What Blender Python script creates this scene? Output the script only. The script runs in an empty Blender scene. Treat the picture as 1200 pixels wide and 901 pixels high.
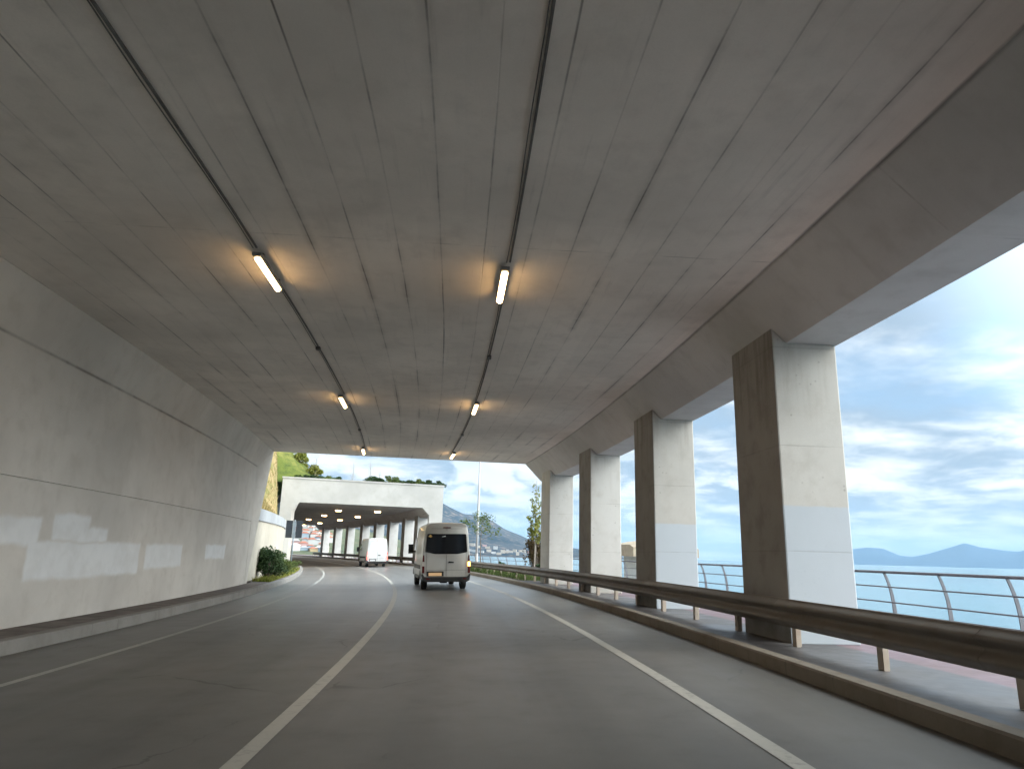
import bpy, math, random
from math import sin, cos, pi, radians, atan, hypot, floor
from mathutils import Vector, Matrix
rnd = random.Random(11)

# ------------------------------------------------------------------ scene
sc = bpy.context.scene
COL = sc.collection
K = 1.16                                   # layout units -> metres
BANK = 0.0291                              # superelevation of the road (rises to the right)

# ------------------------------------------------------------------ alignment of the road (s along, u to the right)
DS = 0.1
S0 = -42.0
H0, K1, K2 = 0.03981, 0.0037645, 4.5444e-05
TH28 = H0 + K1*28 + K2*28*28
TH67 = radians(20)
def heading(s):
    if s < -8: return H0 + K1*(-8) + K2*64 + (s+8)*0.003
    if s < 28: return H0 + K1*s + K2*s*s
    if s < 67: return TH28 + (s-28)*(TH67-TH28)/39.0
    return TH67 + radians(0.18)*(s-67)
_tab = {}
def _build():
    x = y = 0.0
    _tab[0] = (0.0, 0.0)
    for i in range(0, 2200):
        h = heading((i+.5)*DS); x -= sin(h)*DS; y += cos(h)*DS; _tab[i+1] = (x, y)
    x = y = 0.0
    for i in range(0, -430, -1):
        h = heading((i-.5)*DS); x += sin(h)*DS; y -= cos(h)*DS; _tab[i-1] = (x, y)
_build()
def base(s):
    i = int(floor(s/DS)); f = s/DS - i
    a, b = _tab[i], _tab[i+1]
    return a[0]+(b[0]-a[0])*f, a[1]+(b[1]-a[1])*f
def P(s, u, z):
    """layout coordinates -> world metres"""
    x, y = base(s); h = heading(s)
    return Vector(((x+u*cos(h))*K, (y+u*sin(h))*K, z*K))
def zr(u, dz=0.0): return BANK*u + dz

# ------------------------------------------------------------------ node helper
class NT:
    def __init__(s, name):
        s.m = bpy.data.materials.new(name); s.m.use_nodes = True
        s.t = s.m.node_tree; s.t.nodes.clear()
        s.out = s.t.nodes.new('ShaderNodeOutputMaterial')
        s.b = s.t.nodes.new('ShaderNodeBsdfPrincipled')
        s.t.links.new(s.b.outputs[0], s.out.inputs[0])
    def n(s, k): return s.t.nodes.new(k)
    def put(s, sock, v):
        if v is None: return
        if hasattr(v, 'is_linked') or isinstance(v, bpy.types.NodeSocket): s.t.links.new(v, sock)
        else:
            if isinstance(v, (tuple, list)) and len(v) == 3 and len(sock.default_value) == 4: v = (*v, 1)
            sock.default_value = v
    def math(s, op, a, b=0.0, c=None, clamp=False):
        n = s.n('ShaderNodeMath'); n.operation = op; n.use_clamp = clamp
        s.put(n.inputs[0], a); s.put(n.inputs[1], b)
        if c is not None: s.put(n.inputs[2], c)
        return n.outputs[0]
    def mix(s, f, a, b, mode='MIX'):
        n = s.n('ShaderNodeMix'); n.data_type = 'RGBA'; n.blend_type = mode
        s.put(n.inputs[0], f); s.put(n.inputs[6], a); s.put(n.inputs[7], b)
        return n.outputs[2]
    def noise(s, vec, scale, detail=4.0, rough=0.55, dist=0.0):
        n = s.n('ShaderNodeTexNoise'); s.put(n.inputs['Vector'], vec)
        n.inputs['Scale'].default_value = scale; n.inputs['Detail'].default_value = detail
        n.inputs['Roughness'].default_value = rough; n.inputs['Distortion'].default_value = dist
        return n.outputs['Fac']
    def vor(s, vec, scale, feat='F1'):
        n = s.n('ShaderNodeTexVoronoi'); n.feature = feat; s.put(n.inputs['Vector'], vec); n.inputs['Scale'].default_value = scale
        return n.outputs['Distance']
    def ramp(s, f, *st):
        n = s.n('ShaderNodeMapRange'); n.clamp = True; n.interpolation_type = 'SMOOTHSTEP'
        s.put(n.inputs[0], f); n.inputs[1].default_value = st[0]; n.inputs[2].default_value = st[1]
        n.inputs[3].default_value = st[2] if len(st) > 2 else 0.0; n.inputs[4].default_value = st[3] if len(st) > 3 else 1.0
        return n.outputs[0]
    def uv(s):
        n = s.n('ShaderNodeTexCoord'); return n.outputs['UV']
    def obj(s):
        n = s.n('ShaderNodeTexCoord'); return n.outputs['Object']
    def pos(s):
        n = s.n('ShaderNodeNewGeometry'); return n.outputs['Position']
    def island(s):
        n = s.n('ShaderNodeNewGeometry'); return n.outputs['Random Per Island']
    def sep(s, v):
        n = s.n('ShaderNodeSeparateXYZ'); s.put(n.inputs[0], v); return n.outputs
    def comb(s, x, y, z):
        n = s.n('ShaderNodeCombineXYZ'); s.put(n.inputs[0], x); s.put(n.inputs[1], y); s.put(n.inputs[2], z); return n.outputs[0]
    def bump(s, h, strength=0.2, dist=0.02):
        n = s.n('ShaderNodeBump'); n.inputs['Strength'].default_value = strength; n.inputs['Distance'].default_value = dist
        s.put(n.inputs['Height'], h); s.t.links.new(n.outputs[0], s.b.inputs['Normal'])
    def set(s, **kw):
        for k, v in kw.items():
            s.put(s.b.inputs[{'color': 'Base Color', 'rough': 'Roughness', 'metal': 'Metallic', 'emit': 'Emission Color', 'estr': 'Emission Strength',
                              'spec': 'Specular IOR Level', 'trans': 'Transmission Weight', 'coat': 'Coat Weight', 'sheen': 'Sheen Weight'}[k]], v)
        return s.m
    def rect(s, x, y, x0, x1, y0, y1, e=0.05):
        a = s.math('MULTIPLY', s.ramp(x, x0-e, x0+e), s.ramp(x, x1-e, x1+e, 1, 0))
        b = s.math('MULTIPLY', s.ramp(y, y0-e, y0+e), s.ramp(y, y1-e, y1+e, 1, 0))
        return s.math('MULTIPLY', a, b)

M = {}
def plain(name, col, rough=0.6, metal=0.0, var=0.12, scale=3.0, coat=0.0, spec=0.5):
    n = NT(name); f = n.noise(n.pos(), scale, 5)
    c = n.mix(n.ramp(f, .3, .7), tuple(x*(1-var) for x in col), tuple(min(1, x*(1+var)) for x in col))
    n.set(color=c, rough=rough, metal=metal, coat=coat, spec=spec); M[name] = n.m
    return n.m

def make_concrete(name, col, dirt, plank=None, seams=0.0, drips=0.0, patches=(), pits=0.0, lowpaint=None, crease=None, joints=0.0, foot=False):
    """UV are metres: U across the section, V along the road"""
    n = NT(name); uv = n.uv(); u, v, _ = n.sep(uv); p = n.pos()
    big = n.noise(p, 0.35, 5); mid = n.noise(p, 2.2, 6, .6); fine = n.noise(p, 45, 3, .7)
    c = n.mix(n.ramp(big, .3, .7), tuple(x*.88 for x in col), tuple(min(1, x*1.1) for x in col))
    c = n.mix(n.math('MULTIPLY', n.ramp(mid, .45, .75), .35), c, dirt)
    c = n.mix(n.math('MULTIPLY', n.ramp(fine, .4, .7), .12), c, dirt)
    hgt = n.math('ADD', n.math('MULTIPLY', mid, .5), n.math('MULTIPLY', fine, .2))
    if plank:
        # slightly wandering board joints with broken dark leak stains along them
        wob = n.math('MULTIPLY', n.math('SUBTRACT', n.noise(n.comb(n.math('MULTIPLY', u, .8), n.math('MULTIPLY', v, .25), 3.1), 1, 2), .5), .05)
        q = n.math('DIVIDE', n.math('ADD', u, wob), plank)
        idx = n.math('FLOOR', n.math('ADD', q, .5))
        d = n.math('MULTIPLY', n.math('ABSOLUTE', n.math('SUBTRACT', q, idx)), plank)
        st = n.comb(n.math('MULTIPLY', idx, 7.31), n.math('MULTIPLY', v, .33), 0.0)
        brk = n.ramp(n.noise(st, 1.0, 5, .7), .42, .68)
        brk2 = n.ramp(n.noise(n.comb(n.math('MULTIPLY', idx, 3.7), n.math('MULTIPLY', v, .12), 9.0), 1.0, 3), .40, .66)
        line = n.math('MULTIPLY', n.ramp(d, .003, .017, 1, 0), n.math('ADD', n.math('MULTIPLY', brk, .75), .10))
        halo = n.math('MULTIPLY', n.ramp(d, .0, .11, 1, 0), n.math('MULTIPLY', brk, brk2))
        c = n.mix(n.math('MULTIPLY', halo, .38), c, (.05, .047, .043))
        c = n.mix(n.math('MULTIPLY', line, .85), c, (.025, .023, .021))
        tone = n.noise(n.comb(n.math('MULTIPLY', idx, 5.3), n.math('MULTIPLY', n.math('FLOOR', n.math('DIVIDE', v, 4.2)), 2.9), 1.0), 1.0, 0)
        c = n.mix(n.math('MULTIPLY', n.ramp(tone, .3, .7), .14), c, dirt)
        smear = n.noise(n.comb(n.math('MULTIPLY', u, 9.0), n.math('MULTIPLY', v, .5), 5.0), 1.0, 5, .65)
        c = n.mix(n.math('MULTIPLY', n.ramp(smear, .55, .82), .2), c, (.08, .075, .07))
        hgt = n.math('SUBTRACT', hgt, n.math('MULTIPLY', n.ramp(d, .003, .012, 1, 0), .6))
    if seams:
        qv = n.math('DIVIDE', v, seams); dv = n.math('MULTIPLY', n.math('ABSOLUTE', n.math('SUBTRACT', qv, n.math('ROUND', qv))), seams)
        lv = n.math('MULTIPLY', n.ramp(dv, .004, .02, 1, 0), n.ramp(n.noise(n.comb(n.math('MULTIPLY', u, 1.2), n.math('ROUND', qv), 0.0), 1.0, 4), .45, .6))
        c = n.mix(n.math('MULTIPLY', lv, .3), c, (.05, .047, .043))
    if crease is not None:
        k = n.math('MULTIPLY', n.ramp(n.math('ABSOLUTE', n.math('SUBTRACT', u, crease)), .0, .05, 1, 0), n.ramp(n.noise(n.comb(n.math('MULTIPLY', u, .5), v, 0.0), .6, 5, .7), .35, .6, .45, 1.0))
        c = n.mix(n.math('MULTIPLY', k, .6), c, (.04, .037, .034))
    if drips:
        st = n.noise(n.comb(n.math('MULTIPLY', v, 3.0), n.math('MULTIPLY', u, .35), 2.0), 1.0, 5, .65)
        c = n.mix(n.math('MULTIPLY', n.ramp(st, .52, .8), drips), c, dirt)
    if pits:
        vd = n.vor(p, 7.0); pm = n.math('MULTIPLY', n.ramp(vd, .08, .16, 1, 0), n.ramp(n.noise(p, 1.7, 3), .48, .62))
        c = n.mix(n.math('MULTIPLY', pm, pits), c, (.10, .09, .075))
    if patches:
        wn = n.math('MULTIPLY', n.math('SUBTRACT', n.noise(p, 1.6, 3), .5), .16)
        uu = n.math('ADD', u, wn); vv = n.math('ADD', v, n.math('MULTIPLY', wn, 1.4))
        mask = None
        for (v0, v1, u0, u1) in patches:
            r = n.rect(vv, uu, v0, v1, u0, u1, .06)
            mask = r if mask is None else n.math('MAXIMUM', mask, r)
        pc = n.mix(n.ramp(mid, .3, .7), (.70, .72, .74), (.76, .775, .79))
        c = n.mix(n.math('MULTIPLY', mask, n.ramp(mid, .25, .6, .7, .95)), c, pc)
    if foot:
        x_, y_, z_ = n.sep(p)
        st = n.noise(n.comb(n.math('MULTIPLY', x_, 5.0), n.math('MULTIPLY', y_, 5.0), n.math('MULTIPLY', z_, .35)), 1.0, 6, .7)
        top = n.ramp(z_, 3.2, 4.95); bot = n.ramp(z_, .3, 1.3, 1, 0)
        c = n.mix(n.math('MULTIPLY', n.math('MULTIPLY', n.ramp(st, .45, .68), top), .65), c, dirt)
        c = n.mix(n.math('MULTIPLY', n.ramp(n.math('ADD', n.math('MULTIPLY', bot, .5), n.math('MULTIPLY', mid, .6)), .48, .85), .6), c, dirt)
    if lowpaint:
        z = n.sep(p)[2]
        e = n.math('ADD', z, n.math('MULTIPLY', n.math('SUBTRACT', n.noise(p, 3.0, 3), .5), .05))
        c = n.mix(n.math('MULTIPLY', n.ramp(e, lowpaint-.02, lowpaint+.02, 1, 0), .85), c, (.46, .52, .58))
    if joints:
        z_ = n.sep(p)[2]; qz = n.math('DIVIDE', n.math('ADD', z_, n.math('MULTIPLY', fine, .012)), joints)
        dz = n.math('MULTIPLY', n.math('ABSOLUTE', n.math('SUBTRACT', qz, n.math('ROUND', qz))), joints)
        jl = n.math('MULTIPLY', n.ramp(dz, .004, .016, 1, 0), n.ramp(mid, .35, .6, .25, .8))
        c = n.mix(n.math('MULTIPLY', jl, .26), c, (.12, .11, .10)); hgt = n.math('SUBTRACT', hgt, n.math('MULTIPLY', jl, .5))
    n.bump(hgt, .25, .015)
    n.set(color=c, rough=n.ramp(mid, .2, .8, .75, .95), spec=.3)
    M[name] = n.m
    return n.m

# ------------------------------------------------------------------ mesh helpers
def link(name, me, mat=None, parent=None):
    o = bpy.data.objects.new(name, me); COL.objects.link(o)
    if mat is not None:
        for mm in (mat if isinstance(mat, (list, tuple)) else [mat]): me.materials.append(mm)
    if parent is not None: o.parent = parent
    return o
class MB:
    def __init__(s): s.v = []; s.f = []; s.uv = []; s.mi = []; s.cur = 0
    def face(s, pts, uvs=None):
        i = len(s.v); s.v += [tuple(p) for p in pts]; s.f.append(tuple(range(i, i+len(pts)))); s.mi.append(s.cur)
        s.uv.append(uvs if uvs else [(0, 0)]*len(pts))
    def box(s, c, d, R=None):
        cx, cy, cz = c; dx, dy, dz = d[0]/2, d[1]/2, d[2]/2
        q = [Vector((x*dx, y*dy, z*dz)) for x in (-1, 1) for y in (-1, 1) for z in (-1, 1)]
        if R is not None: q = [R @ p for p in q]
        q = [p+Vector(c) for p in q]
        for f in ((0, 1, 3, 2), (4, 6, 7, 5), (0, 4, 5, 1), (2, 3, 7, 6), (0, 2, 6, 4), (1, 5, 7, 3)):
            s.face([q[k] for k in f])
    def shared(s, verts, faces):
        i = len(s.v); s.v += [tuple(p) for p in verts]
        for f in faces: s.f.append(tuple(k+i for k in f)); s.mi.append(s.cur); s.uv.append([(0, 0)]*len(f))
    def tube(s, pts, r, seg=8, caps=True):
        pts = [Vector(p) for p in pts]; rr = r if isinstance(r, (list, tuple)) else [r]*len(pts)
        vs = []; fs = []; ref = None
        for k, p in enumerate(pts):
            t = (pts[min(k+1, len(pts)-1)]-pts[max(k-1, 0)]).normalized()
            if ref is None: ref = t.orthogonal().normalized()
            a = (ref - t*ref.dot(t)).normalized(); b = t.cross(a); ref = a
            for j in range(seg):
                an = 2*pi*j/seg; vs.append(p+(a*cos(an)+b*sin(an))*rr[k])
        for k in range(len(pts)-1):
            for j in range(seg):
                fs.append((k*seg+j, k*seg+(j+1) % seg, (k+1)*seg+(j+1) % seg, (k+1)*seg+j))
        if caps: fs.append(tuple(range(seg-1, -1, -1))); fs.append(tuple((len(pts)-1)*seg+j for j in range(seg)))
        s.shared(vs, fs)
    def build(s, name, mat=None, parent=None, smooth=False):
        me = bpy.data.meshes.new(name); me.from_pydata(s.v, [], s.f)
        l = me.uv_layers.new(name='UVMap'); flat = [c for f in s.uv for p in f for c in p]
        l.data.foreach_set('uv', flat)
        me.polygons.foreach_set('material_index', s.mi)
        if smooth: me.polygons.foreach_set('use_smooth', [True]*len(me.polygons))
        me.update()
        return link(name, me, mat, parent)

def sweep(mb, poly, s0, s1, step=1.0, closed=True, caps=True, u0=0.0):
    """sweep a section [(u,z)] in layout units along the alignment; UV in metres"""
    n = max(1, int(round((s1-s0)/step))); ss = [s0+(s1-s0)*k/n for k in range(n+1)]
    m = len(poly); L = [u0]
    for k in range(m if closed else m-1):
        a, b = poly[k], poly[(k+1) % m]; L.append(L[-1]+hypot(b[0]-a[0], b[1]-a[1])*K)
    for k in range(n):
        for j in range(m if closed else m-1):
            a, b = poly[j], poly[(j+1) % m]
            mb.face([P(ss[k], *a), P(ss[k], *b), P(ss[k+1], *b), P(ss[k+1], *a)],
                    [(L[j], ss[k]*K), (L[j+1], ss[k]*K), (L[j+1], ss[k+1]*K), (L[j], ss[k+1]*K)])
    if closed and caps:
        mb.face([P(s0, *q) for q in poly], [(q[0]*K, q[1]*K) for q in poly])
        mb.face([P(s1, *q) for q in reversed(poly)], [(q[0]*K, q[1]*K) for q in reversed(poly)])
def fixn(o):
    import bmesh
    bm = bmesh.new(); bm.from_mesh(o.data); bmesh.ops.remove_doubles(bm, verts=bm.verts, dist=1e-4)
    bmesh.ops.recalc_face_normals(bm, faces=bm.faces); bm.to_mesh(o.data); bm.free()
    return o
def bevel(o, w=.02, seg=2):
    b = o.modifiers.new('bevel', 'BEVEL'); b.width = w; b.segments = seg; b.limit_method = 'ANGLE'; b.angle_limit = radians(40)
    return o
def wnorm(o, ang=40):
    for p in o.data.polygons: p.use_smooth = True
    o.data.set_sharp_from_angle(angle=radians(ang))
    return o
def swept(name, poly, s0, s1, mat, parent=None, step=1.0, closed=True):
    mb = MB(); sweep(mb, poly, s0, s1, step, closed); o = mb.build(name, mat, parent)
    return fixn(o)
def empty(name, loc=(0, 0, 0), rot=(0, 0, 0)):
    o = bpy.data.objects.new(name, None); COL.objects.link(o); o.location = loc; o.rotation_euler = rot
    o.empty_display_size = .3
    return o
def tag(o, label=None, cat=None, group=None, kind=None):
    if label: o['label'] = label
    if cat: o['category'] = cat
    if group: o['group'] = group
    if kind: o['kind'] = kind
    return o
def copy_thing(o, parent=None):
    c = o.copy(); COL.objects.link(c)
    if parent is not None: c.parent = parent
    for ch in [x for x in bpy.data.objects if x.parent == o]: copy_thing(ch, c)
    return c

# ------------------------------------------------------------------ materials
W = lambda q: q*K
PATCH = [(W(10.75), W(11.9), W(1.20), W(1.60)), (W(12.3), W(13.55), W(1.28), W(1.72)), (W(13.5), W(14.3), W(1.28), W(1.53)),
         (W(11.65), W(16.0), W(.66), W(1.27)), (W(16.35), W(18.8), W(.76), W(1.27)), (W(20.9), W(23.2), W(.91), W(1.3)),
         (W(6.2), W(9.2), W(.7), W(1.5))]
# wall polygon starts at z=-0.3 on the inner face, so U = (z+0.3)*K there
PATCH = [(a, b, c+W(.3), d+W(.3)) for a, b, c, d in PATCH]
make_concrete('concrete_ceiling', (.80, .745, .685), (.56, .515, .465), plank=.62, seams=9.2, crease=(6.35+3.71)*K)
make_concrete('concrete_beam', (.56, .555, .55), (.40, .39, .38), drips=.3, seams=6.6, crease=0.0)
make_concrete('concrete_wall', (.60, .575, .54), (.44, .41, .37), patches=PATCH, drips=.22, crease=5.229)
make_concrete('concrete_pillar', (.53, .53, .515), (.36, .34, .305), pits=.6, joints=1.62, foot=True)
make_concrete('concrete_pillar_painted', (.52, .51, .48), (.36, .335, .30), pits=.35, joints=1.62, foot=True, lowpaint=1.98*K)
make_concrete('concrete_shaded_face', (.33, .315, .295), (.15, .135, .12), joints=1.62, foot=True)  # road-side pillar faces: their shade put into a darker brown colour
make_concrete('concrete_white', (.46, .46, .45), (.38, .37, .34), drips=.14, joints=1.9)
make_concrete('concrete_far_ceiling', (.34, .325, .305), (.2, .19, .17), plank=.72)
make_concrete('concrete_cream', (.46, .425, .36), (.33, .29, .23), drips=.3)
make_concrete('concrete_coping', (.34, .36, .385), (.24, .24, .24), drips=.15)
make_concrete('concrete_kerb', (.25, .215, .175), (.13, .095, .065), drips=.3, seams=1.1)
make_concrete('concrete_kerb_pale', (.24, .232, .22), (.14, .133, .12), drips=.3, seams=1.1)

def asphalt():
    n = NT('asphalt'); uv = n.uv(); u, v, _ = n.sep(uv); p = n.pos()
    big = n.noise(p, .25, 5); mid = n.noise(p, 1.8, 5, .6); grain = n.noise(p, 130, 3, .8)
    streak = n.noise(n.comb(n.math('MULTIPLY', u, 2.4), n.math('MULTIPLY', v, .09), 0.0), 1.0, 5, .6)
    wet = n.math('MULTIPLY', n.ramp(v, W(7), W(25)), n.ramp(v, W(60), W(62.5), 1, 0))
    wn = n.math('MULTIPLY', wet, n.ramp(n.math('ADD', n.math('MULTIPLY', streak, .4), n.math('MULTIPLY', big, .6)), .35, .65, .82, 1.0))
    c = n.mix(n.ramp(big, .3, .7), (.105, .101, .096), (.135, .129, .121))
    c = n.mix(n.math('MULTIPLY', n.ramp(streak, .4, .7), .55), c, (.165, .158, .147))
    c = n.mix(n.math('MULTIPLY', n.ramp(mid, .55, .75), .35), c, (.075, .072, .069))
    c = n.mix(n.math('MULTIPLY', n.math('MULTIPLY', n.ramp(grain, .45, .75), n.math('SUBTRACT', 1.0, n.math('MULTIPLY', wn, .8))), .42), c, (.20, .196, .19))
    # dusty shoulders outside the edge lines
    sh = n.ramp(u, W(2.2), W(2.9))
    c = n.mix(n.math('MULTIPLY', sh, n.ramp(mid, .2, .7, .35, .75)), c, (.145, .135, .12))
    # inside the second gallery it never rains: dry, with the lamps' brown cast put into the colour
    dry = n.ramp(v, W(60.5), W(63))
    c = n.mix(n.math('MULTIPLY', dry, .75), c, (.15, .118, .088))
    # rain reaches the open stretch between the two galleries and a little way in
    c = n.mix(n.math('MULTIPLY', wn, .3), c, (.14, .145, .15))
    r = n.math('SUBTRACT', n.ramp(n.math('ADD', n.math('MULTIPLY', streak, .6), n.math('MULTIPLY', mid, .4)), .3, .7, .46, .58), n.math('MULTIPLY', wn, .0))
    r = n.math('ADD', n.math('MULTIPLY', r, n.math('SUBTRACT', 1.0, wn)), n.math('MULTIPLY', wn, .34))
    r = n.math('ADD', r, n.math('MULTIPLY', dry, .3), clamp=True)
    for tu in (-.40, 1.10, -4.2, -2.75):            # polished wheel tracks
        g_ = n.ramp(n.math('ABSOLUTE', n.math('SUBTRACT', u, tu)), .05, .42, 1, 0)
        c = n.mix(n.math('MULTIPLY', g_, .28), c, (.075, .074, .072))
    cn = n.n('ShaderNodeTexVoronoi'); cn.feature = 'DISTANCE_TO_EDGE'; n.put(cn.inputs['Vector'], n.comb(n.math('ADD', u, n.math('MULTIPLY', mid, .5)), n.math('MULTIPLY', v, .45), 0.0)); cn.inputs['Scale'].default_value = .42
    ck = n.math('MULTIPLY', n.ramp(cn.outputs['Distance'], .002, .007, 1, 0), n.ramp(n.noise(p, .45, 3), .5, .6))
    c = n.mix(n.math('MULTIPLY', ck, .6), c, (.03, .03, .029))
    n.bump(n.math('MULTIPLY', n.math('ADD', grain, n.math('MULTIPLY', mid, .3)), n.ramp(wn, .1, .6, 1.0, 0.0)), .10, .004)
    n.set(color=c, rough=r, spec=n.math('ADD', n.math('MULTIPLY', wn, .58), .42)); M['asphalt'] = n.m
asphalt()
def paint(name, col, worn):
    n = NT(name); p = n.pos(); f = n.noise(p, 9, 6, .7); g = n.noise(p, 1.3, 4)
    c = n.mix(n.math('MULTIPLY', n.ramp(f, .48, .72), n.ramp(g, .3, .7, .25, .85)), col, worn)
    n.set(color=c, rough=.55); M[name] = n.m
paint('road_paint', (.40, .385, .345), (.19, .182, .168)); paint('road_paint_old', (.36, .355, .335), (.13, .127, .12))
def paving():
    n = NT('paving'); u, v, _ = n.sep(n.uv()); p = n.pos()
    b = n.n('ShaderNodeTexBrick'); n.put(b.inputs['Vector'], n.comb(v, u, 0.0)); b.inputs['Scale'].default_value = 1.0
    b.inputs['Brick Width'].default_value = .22; b.inputs['Row Height'].default_value = .11; b.inputs['Mortar Size'].default_value = .006
    pink = W(4.75)-W(3.55)
    f = n.ramp(u, pink-.03, pink+.03)
    n1 = n.noise(p, 6, 4); n2 = n.noise(p, .9, 4)
    gray = n.mix(n.ramp(n1, .3, .7), (.055, .052, .054), (.085, .081, .083)); red = n.mix(n.ramp(n1, .3, .7), (.125, .065, .078), (.165, .10, .112))
    c = n.mix(f, gray, red); c = n.mix(n.math('MULTIPLY', n.ramp(n2, .4, .7), .35), c, (.08, .075, .072))
    c = n.mix(n.math('MULTIPLY', b.outputs['Fac'], .45), c, (.06, .056, .055))
    n.bump(n.math('SUBTRACT', n.math('MULTIPLY', n1, .3), n.math('MULTIPLY', b.outputs['Fac'], .8)), .3, .01)
    n.set(color=c, rough=n.ramp(n2, .3, .7, .38, .6)); M['paving'] = n.m
paving()
plain('walkway', (.12, .10, .09), .8, var=.35, scale=2.5)
def galv(name, col, rust, metal=.35, rough=.45):
    n = NT(name); p = n.pos(); f = n.noise(p, 3.0, 6, .65); g = n.noise(p, .8, 4)
    c = n.mix(n.ramp(f, .3, .7), tuple(x*.85 for x in col), tuple(x*1.12 for x in col))
    c = n.mix(n.math('MULTIPLY', n.ramp(n.math('ADD', n.math('MULTIPLY', f, .5), n.math('MULTIPLY', g, .5)), .45, .68), .7), c, rust)
    n.bump(f, .08, .004)
    n.set(color=c, rough=n.ramp(f, .3, .7, rough-.08, rough+.12), metal=metal); M[name] = n.m
galv('rail_steel', (.20, .175, .15), (.13, .095, .065), .15, .6)
galv('post_steel', (.46, .40, .34), (.30, .21, .15), .15, .6)
galv('railing_steel', (.17, .175, .20), (.13, .13, .14), .3, .5)
plain('pole_white', (.50, .51, .52), .4, .0, .05)
plain('cable_grey', (.11, .105, .10), .6, .0, .3, 5)
plain('housing', (.22, .215, .205), .5, .3, .1)
def lamp_mat():
    n = NT('sodium_glow'); n.set(color=(.9, .7, .45), rough=.4, emit=(1.0, .62, .27, 1), estr=15.0); M['sodium_glow'] = n.m
lamp_mat()
def glow(name, col, e, strength, rough=.3):
    n = NT(name); n.set(color=col, rough=rough, emit=(*e, 1), estr=strength); M[name] = n.m
glow('brake_glow', (.5, .03, .02), (1.0, .10, .07), 2.6)
glow('indicator_glow', (.8, .3, .05), (1.0, .42, .08), 7.0)
glow('plate_lit', (.62, .42, .24), (1.0, .6, .28), .10)  # plate lamp's warm light put into the colour and a weak glow
def carpaint(name, col, metal, rough, dirt=(.2, .18, .15)):
    n = NT(name); o = n.obj(); f = n.noise(o, 1.4, 5); z = n.sep(o)[2]
    d = n.math('MULTIPLY', n.ramp(z, .4, 1.3, .75, .1), n.ramp(f, .25, .75))
    c = n.mix(n.math('MULTIPLY', d, .7), col, dirt)
    n.set(color=c, rough=n.math('ADD', n.math('MULTIPLY', d, .3), rough), metal=metal, coat=.35); M[name] = n.m
carpaint('paint_silver', (.56, .555, .525), .15, .36)
carpaint('paint_white', (.66, .68, .70), 0, .35)
n = NT('dark_glass'); n.set(color=(.006, .006, .007), rough=.08, spec=.3); M['dark_glass'] = n.m
plain('black_plastic', (.018, .018, .019), .55, 0, .2)
plain('rubber', (.014, .014, .014), .8, 0, .2)
plain('rim_steel', (.35, .35, .36), .4, .7, .1)
plain('lens_red', (.10, .012, .012), .2, 0, .1)
plain('lens_clear', (.6, .55, .52), .2, 0, .05)
plain('sticker', (.65, .42, .14), .5, 0, .1)
plain('sticker_white', (.6, .62, .64), .5, 0, .05)
plain('sign_dark', (.022, .030, .040), .45, .1, .2)
plain('sign_strip', (.22, .27, .31), .45, .3, .1)
def leaf(name, a, b, c2, tr=.25):
    n = NT(name); i = n.island(); f = n.noise(n.pos(), .9, 3)
    c = n.mix(i, a, b); c = n.mix(n.ramp(f, .45, .65), c, n.mix(i, b, c2))
    n.set(color=c, rough=.6, spec=.25)
    t = n.n('ShaderNodeBsdfTranslucent'); n.put(t.inputs[0], c); ms = n.n('ShaderNodeMixShader'); ms.inputs[0].default_value = tr
    n.t.links.new(n.b.outputs[0], ms.inputs[1]); n.t.links.new(t.outputs[0], ms.inputs[2]); n.t.links.new(ms.outputs[0], n.out.inputs[0]); M[name] = n.m
leaf('leaf_dark', (.022, .050, .020), (.045, .085, .030), (.07, .11, .045))
leaf('leaf_mid', (.05, .09, .025), (.10, .14, .035), (.14, .17, .06))
leaf('leaf_lime', (.15, .19, .03), (.25, .26, .05), (.30, .29, .08))
leaf('leaf_yellow', (.22, .19, .04), (.34, .26, .05), (.16, .18, .04))
leaf('leaf_bronze', (.07, .055, .025), (.13, .085, .035), (.05, .07, .025))
leaf('leaf_straw', (.26, .21, .10), (.36, .28, .12), (.20, .19, .07))
plain('bark', (.13, .105, .08), .85, 0, .3, 8)
plain('bark_pale', (.30, .27, .23), .85, 0, .2, 8)

# ------------------------------------------------------------------ road, kerbs, walks, sea
SA, SB = -34.0, 150.0
ROADL, ROADR = -5.80, 3.40
swept_open = lambda name, poly, s0, s1, mat, u0=0.0: None
def sheet(name, u0, z0, u1, z1, s0, s1, mat, nu=6, step=1.0, kind='structure', uvoff=None):
    mb = MB(); n = max(1, int(round((s1-s0)/step)))
    for k in range(n):
        a = s0+(s1-s0)*k/n; b = s0+(s1-s0)*(k+1)/n
        for j in range(nu):
            ua = u0+(u1-u0)*j/nu; ub = u0+(u1-u0)*(j+1)/nu; za = z0+(z1-z0)*j/nu; zb = z0+(z1-z0)*(j+1)/nu
            o = 0.0 if uvoff is None else uvoff
            mb.face([P(a, ua, za), P(a, ub, zb), P(b, ub, zb), P(b, ua, za)],
                    [((ua-o)*K, a*K), ((ub-o)*K, a*K), ((ub-o)*K, b*K), ((ua-o)*K, b*K)])
    o = fixn(mb.build(name, mat, smooth=True)); tag(o, kind=kind)
    for p_ in o.data.polygons: p_.use_smooth = True
    return o
sheet('road', -7.6, zr(-7.6), ROADR+.4, zr(ROADR+.4), SA, SB, M['asphalt'])
def marking(uc, w, s0, s1, mat, name='lane_marking'):
    return sheet(name, uc-w/2, zr(uc-w/2)+.004, uc+w/2, zr(uc+w/2)+.004, s0, s1, mat, nu=1)
marking(2.02, .13, SA, SB, M['road_paint']); marking(-1.40, .13, SA, SB, M['road_paint']); marking(-4.53, .10, SA, 62, M['road_paint_old'])
kz = zr(ROADR)
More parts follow.
